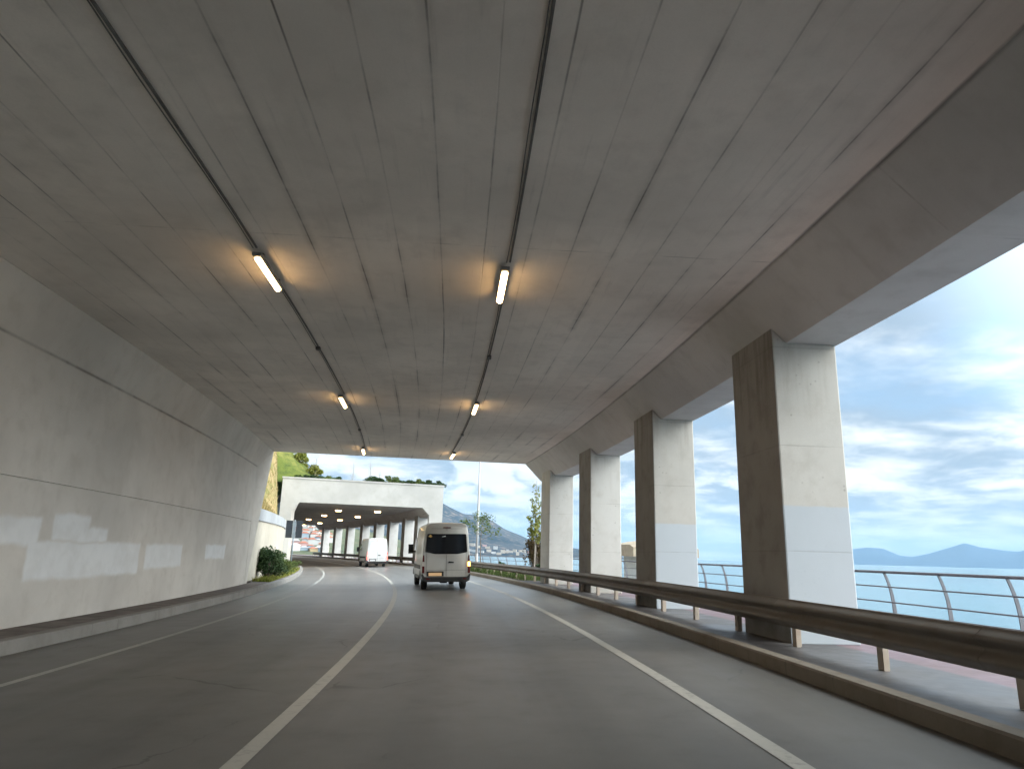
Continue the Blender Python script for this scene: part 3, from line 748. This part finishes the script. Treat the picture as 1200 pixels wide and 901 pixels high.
def shrub(loc, w, h, mat, label, group=None, dens=1.0, size=.14, name='shrub', clumps=9):
    r = empty(name, loc); tag(r, label, 'shrub', group)
    mb = MB(); mf = MB()
    for k in range(clumps):
        an = rnd.uniform(0, 2*pi); rr = rnd.uniform(.1, .75)*w*.5; zz = h*rnd.uniform(.25, .85)*(1-.45*(rr/(w*.5))**2)
        c = (cos(an)*rr, sin(an)*rr, zz)
        limb(mb, (0, 0, -.1), c, .02*h, .006*h, .15, 5)
        cr = rnd.uniform(.22, .38)*w
        leaves(mf, c, (cr*.6, cr*.6, cr*.5*min(1.3, h/w)), int(90*dens), size)
    leaves(mf, (0, 0, h*.35), (w*.45, w*.45, h*.33), int(200*dens), size)
    mb.build('stem', M['bark'], r); mf.build('foliage', mat, r)
    return r
def tree(loc, h, crown_r, mat, label, group=None, size=.22, dens=1.0, trunk_r=.1, lean=(0, 0), bare=.3, bark='bark', name='tree'):
    r = empty(name, loc); tag(r, label, 'tree', group)
    mt = MB(); mf = MB(); top = Vector((lean[0], lean[1], h*.92))
    trunk = limb(mt, (0, 0, -.2), top, trunk_r, trunk_r*.18, .03, 8)
    nb = 11
    for k in range(nb):
        t = bare+(1-bare)*(k+.3)/nb; p = Vector((0, 0, 0)).lerp(top, t); an = k*2.4+rnd.uniform(-.5, .5); L = crown_r*(1.05-.65*((t-bare)/(1-bare))**1.5)*rnd.uniform(.7, 1.15)
        e = p+Vector((cos(an)*L, sin(an)*L, L*rnd.uniform(.25, .7))); limb(mt, p, e, trunk_r*.4*(1-t*.6), trunk_r*.08, .1, 5)
        for f in (.55, .85, 1.0):
            c = p.lerp(e, f); leaves(mf, c, (crown_r*.26, crown_r*.26, crown_r*.22), int(34*dens), size)
    leaves(mf, top+Vector((0, 0, -.02*h)), (crown_r*.3, crown_r*.3, crown_r*.35), int(50*dens), size)
    mt.build('trunk', M[bark], r); mf.build('crown', M[mat] if isinstance(mat, str) else mat, r)
    return r
# bushes in the bed at the end of the near wall
shrub(P(31.5, -6.5, kl+.17), 1.9, 1.75, M['leaf_dark'], 'dark green bush against the end of the near white wall', dens=2.2, size=.13, clumps=14)
shrub(P(34.3, -6.4, kl+.17), 1.9, 1.35, M['leaf_mid'], 'middle bush of the roadside bed, fresh green and spreading', dens=1.8, size=.12)
shrub(P(38.2, -6.45, kl+.17), 1.9, 1.0, M['leaf_mid'], 'low light green bush at the far end of the roadside bed', dens=1.6, size=.11)
g = MB()
for k in range(1700):
    s = 28.8+rnd.random()**1.5*20; u = rnd.uniform(-6.65, -6.02); p = P(s, u, kl+.17); hgt = rnd.uniform(.10, .26); a = rnd.uniform(0, pi)
    d = Vector((cos(a), sin(a), 0))*.02; l = Vector((rnd.uniform(-.08, .08), rnd.uniform(-.08, .08), hgt)); g.face([p-d, p+d, p+l])
tag(g.build('grass', M['leaf_lime']), 'short bright grass in the roadside bed under the bushes', 'grass', kind='stuff')
# verge behind the rail on the open stretch
VA, VB = 24.5, 59.0
sheet('verge', 3.57, PZ+.006, 5.9, PZ+.006, 28.6, VB, M['soil'], nu=2)
g = MB()
for k in range(5200):
    s = VA+4.2+rnd.random()*(VB-VA-4.2); u = rnd.uniform(3.7, 5.8); p = P(s, u, PZ); hgt = rnd.uniform(.12, .34); a = rnd.uniform(0, pi)
    d = Vector((cos(a), sin(a), 0))*.025; l = Vector((rnd.uniform(-.1, .1), rnd.uniform(-.1, .1), hgt)); g.face([p-d, p+d, p+l])
for k in range(2600):
    s = VA+4.2+rnd.random()*(VB-VA-4.2); p = P(s, 4.6+rnd.gauss(0, .35), PZ+.15+rnd.random()*.22); leaves(g, p, (.08, .08, .06), 1, .12)
tag(g.build('verge_grass', M['leaf_mid']), 'weeds and grass growing behind the crash barrier on the open stretch', 'grass', kind='stuff')
# sapling and bushes on the right
def sapling(loc, h):
    r = empty('sapling', loc); tag(r, 'slender young tree with yellow green leaves left of the last pillar', 'tree')
    mt = MB(); mf = MB(); limb(mt, (0, 0, -.1), (.05, 0, h), .045, .010, .015, 8)
    for k in range(15):
        t = .30+.66*k/15; p = Vector((.05*t, 0, h*t)); an = k*2.4; L = (1.15-.75*t)*.95
        e = p+Vector((cos(an)*L*.55, sin(an)*L*.55, L*.95)); limb(mt, p, e, .016, .004, .06, 5)
        dn = int(max(3, 95*(1-t)**1.6))
        for f in (.35, .65, .95): leaves(mf, p.lerp(e, f), (.20, .20, .18), dn if t < .8 else 3, .17)
    mt.build('trunk', M['bark_pale'], r); mf.build('crown', M['leaf_lime'], r)
    return r
sapling(P(38.3, 6.65, PZ), 5.9)
shrub(P(40.6, 7.45, PZ), 2.3, 3.3, M['leaf_bronze'], 'bronze brown bush behind the slender sapling', dens=2.4, size=.16, clumps=13)
shrub(P(37.0, 6.9, PZ), 1.5, .85, M['leaf_dark'], 'dark green low bush at the foot of the slender sapling', dens=1.6, size=.13)
shrub(P(44.5, 6.3, PZ), .7, .75, M['leaf_dark'], 'tiny dark shrub near the railing between the lamp post and the thin post', dens=.5, size=.12, clumps=5)
tree(P(50.5, 6.4, PZ), 4.5, 1.7, 'leaf_mid', 'small loose green tree beside the white lamp post', size=.2, dens=.55, trunk_r=.055, bare=.55)

# ------------------------------------------------------------------ hillside on the left, terrain
def terrain_mat(name, a, b, c2, sc1=.25):
    n = NT(name); p = n.pos(); f = n.noise(p, sc1, 6, .62); g_ = n.noise(p, sc1*5, 5, .65); h = n.noise(p, sc1*30, 4, .7)
    c = n.mix(n.ramp(f, .38, .62), a, b); c = n.mix(n.math('MULTIPLY', n.ramp(g_, .45, .65), .8), c, c2); c = n.mix(n.math('MULTIPLY', n.ramp(h, .5, .7), .4), c, tuple(x*.45 for x in a))
    n.bump(n.math('ADD', g_, n.math('MULTIPLY', h, .5)), .6, .3)
    n.set(color=c, rough=.95, spec=.1); M[name] = n.m
terrain_mat('bank_ground', (.27, .22, .11), (.36, .27, .14), (.15, .16, .05), .3)
terrain_mat('hill_ground', (.12, .15, .035), (.20, .20, .06), (.07, .10, .03), .2)
def hz(s, u):
    """height of the left hillside (layout units) at distance d left of its toe"""
    d = max(0.0, -(u-rwu(min(s, 60))-(-.5)))
    bank_ = 2.75+.012*(s-28)+1.18*min(d, 6)+.55*max(0, d-6)*.9
    e = -3.0-u                                        # hill climbing left over the far gallery's roof
    roof = 6.7+max(0, e)*.62+max(0, e-3.2)*.45
    if s >= 60.3:
        t = min(1, max(0, (s-60.6)/5.5)); lo = max(6.5, bank_ if u < -7.6 else 0); z = lo*(1-t)+max(lo, roof)*t
    else:
        t = min(1, max(0, (s-53)/6.5))*min(1, d/.8); z = bank_*(1-t)+max(bank_, roof)*t
    z = min(z, 12.0+.06*d) if s > 56 else z
    return z+.35*sin(s*.7+u*.9)*min(1, d/2)+.22*sin(s*1.9-u*1.3)*min(1, d/2)
def hill_mesh(name, s0, s1, mat, toe=None):
    mb = MB(); us = [0, .5, 1, 1.7, 2.5, 3.5, 4.6, 6, 8, 11, 15, 20, 28, 40]; n_ = int((s1-s0)/1.5); vs = []
    for k in range(n_+1):
        s = s0+(s1-s0)*k/n_; u0 = rwu(min(s, 60))-.5 if toe is None else toe
        for d in us:
            fade = 1 if d < 20 else .8
            p = P(s, u0-d, hz(s, u0-d)*fade); vs.append(p+Vector((0, 0, rnd.uniform(-.18, .18) if d > .4 else 0)))
    m = len(us); mb.shared(vs, [(k*m+j, k*m+j+1, (k+1)*m+j+1, (k+1)*m+j) for k in range(n_) for j in range(m-1)])
    # skirt so that it is a solid body of earth
    o = mb.build(name, mat, smooth=True); tag(o, kind='structure'); return o
hillside_ = hill_mesh('hillside', 28.6, 60.1, M['bank_ground'])
hill_mesh('hill', 60.62, 128.0, M['hill_ground'], toe=-3.0)
def hillpt(s, d):
    u = rwu(min(s, 60))-.5-d; return P(s, u, hz(s, u))
# dry tufts on the bank, countless
g = MB()
for k in range(5200):
    s = rnd.uniform(29, 60); d = rnd.random()**1.2*7; p = hillpt(s, d); a = rnd.uniform(0, pi); dd = Vector((cos(a), sin(a), 0))*.03; l = Vector((rnd.uniform(-.15, .15), rnd.uniform(-.15, .15), rnd.uniform(.2, .5)))
    g.face([p-dd, p+dd, p+l])
tag(g.build('dry_grass', M['leaf_straw']), 'dry straw coloured grass covering the bank above the cream wall', 'grass', kind='stuff')
for k, (s, d) in enumerate(((44, 1.4), (48, 3.2), (52, 1.8), (54, 4.4), (57, 1.2), (57.5, 3.2), (50, 5.5), (56, 6.2))):
    shrub(hillpt(s, d), rnd.uniform(1.5, 2.4), rnd.uniform(1.1, 1.9), M['leaf_yellow' if k % 3 == 0 else 'leaf_lime' if k % 3 == 1 else 'leaf_straw'], 'yellowish bush on the dry bank above the cream wall', 'bushes on the dry bank', dens=1.1, size=.2)
for k, (s, u) in enumerate(((64.5, -5.2), (66, -6.4), (65.5, -7.9), (68, -7.2), (67, -9.0), (69, -8.6), (71, -6.0), (70, -10.4), (72, -9.6), (73, -8.0), (75, -10.8), (76, -7.2), (66.5, -10.6), (78, -9.6), (74, -12.2), (63.5, -9.4), (64, -11.6))):
    shrub(P(s, u, hz(s, u)-.1), rnd.uniform(1.5, 2.6), rnd.uniform(1.0, 1.9), M['leaf_lime'], 'light green bush on the hill left of the white portal', 'bushes on the green hill', dens=1.5, size=.22)
# plants trailing over the portal
for k in range(15):
    u = -6.8+12.0*k/14+rnd.uniform(-.25, .25)
    if k in (5, 6): continue
    shrub(P(60.7+rnd.uniform(0, .5), u, 6.72), rnd.uniform(1.3, 2.1), rnd.uniform(.7, 1.25) if u > -2.5 else rnd.uniform(.5, .8), M['leaf_dark' if k % 3 else 'leaf_mid'], 'low green shrub growing on top of the white portal', 'shrubs along the top of the white portal', dens=1.0, size=.2, clumps=7)
for k, (s, u) in enumerate(((64, -5.2), (67, -1.6), (66, -.2), (70, 1.4))):
    r = empty('bare_tree', P(s, u, 6.5)); tag(r, 'bare twiggy tree standing on the roof of the far gallery', 'tree', 'bare trees above the far portal')
    mt = MB(); h = rnd.uniform(2.6, 3.4); limb(mt, (0, 0, -.1), (.1, .05, h), .04, .008, .03, 6)
    for j in range(16):
        t = .25+.7*j/16; p = Vector((.1*t, .05*t, h*t)); an = j*2.4; L = 1.2*(1.1-t)*rnd.uniform(.6, 1.1); e = p+Vector((cos(an)*L*.6, sin(an)*L*.6, L*.9)); limb(mt, p, e, .013, .003, .08, 4)
        e2 = p.lerp(e, .5); limb(mt, e2, e2+Vector((rnd.uniform(-.3, .3), rnd.uniform(-.3, .3), .35)), .006, .002, .05, 4)
    mt.build('trunk', M['bark_pale'], r)

# ------------------------------------------------------------------ far land
def ridge(name, prof, D, depth, mat, foot=SEA, seed=0, rough=.12):
    """range of hills: prof = [(azimuth degrees right of north, crest height)], crest at distance D"""
    from mathutils import noise as mn
    mb = MB(); N = 140; rows = 26; a0, a1 = prof[0][0], prof[-1][0]; vs = []
    for i in range(N+1):
        az = a0+(a1-a0)*i/N; h = 0
        for (p0, h0), (p1, h1) in zip(prof, prof[1:]):
            if p0 <= az <= p1+1e-9: t = (az-p0)/(p1-p0); h = h0+(h1-h0)*t; break
        for j in range(rows+1):
            t = j/rows; front = 0.62
            dist = D+(t-front)*depth
            f = (t/front)**1.15 if t < front else max(0, 1-((t-front)/(1-front))**1.3)
            x, y = sin(radians(az))*dist, cos(radians(az))*dist
            q = Vector((x/(depth*.22), y/(depth*.22), seed)); nz = mn.fractal(q, 1.0, 2.0, 6)
            z = foot-1+(h-foot)*f*(1+rough*nz*1.2)+abs(mn.fractal(q*2.3, .9, 2.1, 5))*rough*.5*(h-foot)*min(1, 4*f*(1-f))
            vs.append((x, y, z))
    m = rows+1; mb.shared(vs, [(i*m+j, i*m+j+1, (i+1)*m+j+1, (i+1)*m+j) for i in range(N) for j in range(rows)])
    o = fixn(mb.build(name, mat, smooth=True))
    for p in o.data.polygons: p.use_smooth = True
    tag(o, kind='structure'); return o
def mount_mat(name, a, b, c2, s1):
    n = NT(name); p = n.pos(); f = n.noise(p, s1, 7, .65); g_ = n.noise(p, s1*6, 6, .7)
    c = n.mix(n.ramp(f, .4, .6), a, b); c = n.mix(n.math('MULTIPLY', n.ramp(g_, .5, .66), .75), c, c2)
    n.bump(g_, .5, 12.0); n.set(color=c, rough=1.0, spec=.0); M[name] = n.m
mount_mat('mountain_rock', (.02, .036, .05), (.055, .066, .078), (.26, .21, .17), .0035)  # blue of the hazy distance mixed into the rock colours
mount_mat('far_mountain', (.025, .055, .10), (.035, .07, .12), (.05, .085, .13), .0006)  # haze blue put straight into the base colour
FPX = 815.9
def azd(px): return math.degrees(math.atan((px-600)/FPX*math.cos(radians(0))))
DM = 5200.0
def hh(px_above, D, px): return px_above/FPX*D/cos(radians(azd(px)))*1.0
cr = [(300, 40), (340, 62), (352, 82), (360, 93), (369, 86), (382, 74), (440, 66), (480, 62), (505, 58), (522, 53.5), (535, 48.5), (545, 45), (549, 44), (563, 43.5), (576, 40.5), (586, 35), (597, 29), (610, 24), (625, 18), (645, 13), (675, 9), (710, 4), (740, 0)]
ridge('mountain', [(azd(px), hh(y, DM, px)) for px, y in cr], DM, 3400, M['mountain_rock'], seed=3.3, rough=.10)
DI = 19000.0
isl = [(960, 8), (985, 13), (1012, 15), (1030, 14), (1048, 8.5), (1062, 7.5), (1080, 10), (1100, 14), (1124, 19), (1140, 16), (1165, 13.5), (1185, 12.5), (1200, 15), (1240, 19), (1290, 12), (1340, 6), (1400, 0)]
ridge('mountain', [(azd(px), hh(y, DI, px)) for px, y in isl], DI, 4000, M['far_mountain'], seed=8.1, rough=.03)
# town on a slope across the bay, seen through the far gallery
terrain_mat('town_slope', (.10, .12, .075), (.15, .15, .10), (.075, .10, .055), .02)
DT = 900.0
tp = [(-30, 70), (-25, 74), (-21, 62), (-17.5, 52), (-14, 40), (-10, 26), (-6, 8), (-4, SEA)]
ridge('hill', tp, DT+160, 520, M['town_slope'], seed=1.7, rough=.02)
WALLC = [plain('house_white', (.52, .53, .53), .8), plain('house_cream', (.48, .43, .36), .8), plain('house_pink', (.42, .27, .26), .8), plain('house_blue', (.30, .38, .46), .8), plain('house_ochre', (.40, .31, .18), .8)]
ROOFC = [plain('roof_tile', (.34, .13, .08), .85), plain('roof_grey', (.35, .35, .36), .85), plain('roof_pale', (.6, .58, .55), .85)]
from mathutils.bvhtree import BVHTree
dg = bpy.context.evaluated_depsgraph_get()
hill_objs = [o for o in bpy.data.objects if o.name.startswith(('hill', 'mountain')) and o.type == 'MESH']
dg.update()
def ground(x, y):
    best = None
    for o in hill_objs:
        t = trees_[o.name].ray_cast(Vector((x, y, 5000)), Vector((0, 0, -1)))
        if t[0] is not None and (best is None or t[0].z > best): best = t[0].z
    return best if best is not None else SEA
trees_ = {o.name: BVHTree.FromObject(o, dg) for o in hill_objs}
WC = ['white', 'cream', 'pink', 'pale blue', 'ochre']
def house(x, y, w, d, h, wi, ri_, az, label, group, name='house', cat='house', pitched=True):
    z = ground(x, y); r = empty(name, (x, y, z-1.0), (0, 0, az)); tag(r, label, cat, group)
    mb = MB(); mb.box((0, 0, h/2), (w, d, h)); mb.build('wall', WALLC[wi], r)
    mb = MB()
    if pitched:
        e = .5; rh = w*.22; vs = [(-w/2-e, -d/2-e, h), (w/2+e, -d/2-e, h), (w/2+e, d/2+e, h), (-w/2-e, d/2+e, h), (-w*.2, 0, h+rh), (w*.2, 0, h+rh)]
        mb.shared(vs, [(0, 1, 5, 4), (1, 2, 5), (2, 3, 4, 5), (3, 0, 4), (3, 2, 1, 0)])
    else: mb.box((0, 0, h+.25), (w+.4, d+.4, .5))
    mb.build('roof', ROOFC[ri_], r)
    return r
cnt = 0
for row in range(10):
    for k in range(13):
        az = -21.0+7.0*(k+rnd.uniform(.1, .9))/13; D = DT-112+row*30+rnd.uniform(-10, 10)
        wi = rnd.choice([0, 0, 0, 0, 1, 1, 2, 3, 0, 4]); x, y = sin(radians(az))*D, cos(radians(az))*D
        house(x, y, rnd.uniform(6, 10), rnd.uniform(6, 8), rnd.choice([3.6, 5.0, 6.5, 6.5]), wi, rnd.choice([0, 0, 1, 2]), -radians(az)+rnd.uniform(-.4, .4),
              WC[wi]+' house on the slope across the bay seen through the far gallery', WC[wi]+' houses on the far slope'); cnt += 1
for k in range(10):
    az = -20.5+6*rnd.random(); D = DT-70+rnd.random()*240; x, y = sin(radians(az))*D, cos(radians(az))*D
    tree((x, y, ground(x, y)-.3), rnd.uniform(7, 11), rnd.uniform(3, 4.5), 'leaf_dark' if k % 3 else 'leaf_yellow', ('dark' if k % 3 else 'yellow')+' tree among the houses on the far slope', ('dark' if k % 3 else 'yellow')+' trees on the far slope', size=1.3, dens=.5, trunk_r=.25)
for k in range(26):
    px = 540+90*(k+rnd.uniform(.1, .9))/26; az = azd(px); D = DM-.62*3400+rnd.uniform(60, 420); x, y = sin(radians(az))*D, cos(radians(az))*D
    house(x, y, rnd.uniform(12, 26), 14, rnd.choice([8, 10, 12, 16]), rnd.choice([0, 1, 0, 2, 1]), rnd.choice([0, 2, 1]), -radians(az)+rnd.uniform(-.3, .3),
          'tiny pale block of the town along the shore under the mountain', 'town blocks at the foot of the mountain', 'apartment_block', 'building', pitched=False)

# ------------------------------------------------------------------ haze
HAZE = True
if HAZE:
    m = bpy.data.materials.new('haze_air'); m.use_nodes = True; t = m.node_tree; t.nodes.clear()
    out = t.nodes.new('ShaderNodeOutputMaterial'); pv = t.nodes.new('ShaderNodeVolumePrincipled')
    pv.inputs['Color'].default_value = (.46, .72, 1.0, 1); pv.inputs['Density'].default_value = 4.4e-5; pv.inputs['Anisotropy'].default_value = .0
    t.links.new(pv.outputs[0], out.inputs['Volume'])
    mb = MB(); mb.box((0, 6000, 395), (52000, 40000, 815)); o = mb.build('haze', m); tag(o, kind='stuff'); o['label'] = 'pale blue sea haze in the far distance'
    o['category'] = 'haze'

# ------------------------------------------------------------------ sky and sun
GLOW = 8.0
SUN_EL, SUN_AZ = radians(30), radians(97)       # azimuth clockwise from +Y: behind and to the right
w = bpy.data.worlds.new('World'); sc.world = w; w.use_nodes = True; t = w.node_tree; t.nodes.clear()
class WT(NT):
    def __init__(s, tree): s.t = tree
wt = WT(t)
out = t.nodes.new('ShaderNodeOutputWorld'); bg = t.nodes.new('ShaderNodeBackground'); t.links.new(bg.outputs[0], out.inputs[0])
sky = t.nodes.new('ShaderNodeTexSky'); sky.sky_type = 'NISHITA'; sky.sun_disc = False; sky.sun_elevation = SUN_EL; sky.sun_rotation = SUN_AZ
sky.air_density = 1.0; sky.dust_density = .6; sky.ozone_density = 2.0
tc = t.nodes.new('ShaderNodeTexCoord'); x, y, z = wt.sep(tc.outputs['Generated'])
zc = wt.math('ADD', wt.math('MAXIMUM', z, 0.0), .17)
cx, cy = wt.math('DIVIDE', x, zc), wt.math('DIVIDE', y, zc)
vec = wt.comb(cx, cy, 0.0)
n1 = wt.noise(vec, .75, 9, .58, .35); n2 = wt.noise(vec, 2.3, 8, .58, .25); n3 = wt.noise(wt.comb(cx, cy, 4.0), .28, 4, .5)
dens = wt.math('ADD', wt.math('MULTIPLY', n1, .7), wt.math('MULTIPLY', n3, .45))
mask = wt.ramp(dens, .41, .56)
# thin grey-blue layers and bright tops
shade = wt.ramp(wt.math('ADD', wt.math('MULTIPLY', n2, .7), wt.math('MULTIPLY', n1, .3)), .42, .62)
cloud = wt.mix(shade, (2.35, 3.0, 3.65, 1), (6.7, 6.9, 7.0, 1))
# cumulus heads low over the mountain
cn = wt.noise(wt.comb(wt.math('MULTIPLY', x, 1.0), wt.math('MULTIPLY', y, 1.0), wt.math('MULTIPLY', z, 2.4)), 7.5, 8, .55, .2)
cm = wt.math('MULTIPLY', wt.ramp(cn, .50, .58), wt.math('MULTIPLY', wt.ramp(z, .03, .06), wt.ramp(z, .10, .17, 1, 0)))
clear = wt.mix(.8, sky.outputs[0], (2.1, 3.2, 4.45, 1))
c = wt.mix(wt.math('MULTIPLY', mask, wt.ramp(z, .0, .12, .45, .95)), clear, cloud)
c = wt.mix(wt.math('MULTIPLY', cm, .8), c, (6.6, 7.0, 7.3, 1))
# overcast sky: brighter towards the zenith and round the veiled sun (behind the camera, over the sea)
sd = Vector((sin(SUN_AZ)*cos(SUN_EL), cos(SUN_AZ)*cos(SUN_EL), sin(SUN_EL)))
dt = wt.math('ADD', wt.math('ADD', wt.math('MULTIPLY', x, sd.x), wt.math('MULTIPLY', y, sd.y)), wt.math('MULTIPLY', z, sd.z))
glow_ = wt.ramp(dt, .45, 1.0, 0.0, GLOW); zen = wt.ramp(z, .45, .9, 0.0, .7)
gain = wt.math('ADD', wt.math('ADD', glow_, zen), 1.0)
c = wt.mix(1.0, c, wt.comb(gain, wt.math('MULTIPLY', gain, wt.ramp(gain, 1.0, 4.0, 1.0, .93)), wt.math('MULTIPLY', gain, wt.ramp(gain, 1.0, 4.0, 1.0, .82))), 'MULTIPLY')
t.links.new(c, bg.inputs[0]); bg.inputs[1].default_value = .085
sl = bpy.data.lights.new('Sun', 'SUN'); sl.energy = .6; sl.angle = radians(25); sl.color = (1, .95, .88)
so = bpy.data.objects.new('Sun', sl); COL.objects.link(so)
d = Vector((sin(SUN_AZ)*cos(SUN_EL), cos(SUN_AZ)*cos(SUN_EL), sin(SUN_EL)))
so.rotation_euler = d.to_track_quat('Z', 'Y').to_euler(); so.location = (0, -30, 40)

# ------------------------------------------------------------------ camera
cd = bpy.data.cameras.new('Camera'); cam = bpy.data.objects.new('Camera', cd); COL.objects.link(cam)
PITCH, ROLL = .239555, .026899
c_, s_ = cos(PITCH), sin(PITCH); cr_, sr_ = cos(ROLL), sin(ROLL)
Rv, Uv, Fv = Vector((1, 0, 0)), Vector((0, -s_, c_)), Vector((0, c_, s_))
X, Y, Z = Rv*cr_+Uv*sr_, -Rv*sr_+Uv*cr_, -Fv
mt = Matrix((X, Y, Z)).transposed().to_4x4(); mt.translation = Vector((0, 0, 1.25*K)); cam.matrix_world = mt
cd.sensor_width = 36; cd.lens = 815.9/1200*36; cd.clip_start = .05; cd.clip_end = 90000
sc.camera = cam
sc.view_settings.view_transform = 'Standard'; sc.view_settings.look = 'None'; sc.view_settings.gamma = 1; sc.view_settings.exposure = 1.2
sc.cycles.max_bounces = 10; sc.cycles.diffuse_bounces = 8; sc.cycles.glossy_bounces = 4; sc.cycles.volume_bounces = 0
sc.cycles.use_denoising = True
sc.cycles.sample_clamp_indirect = 6.0
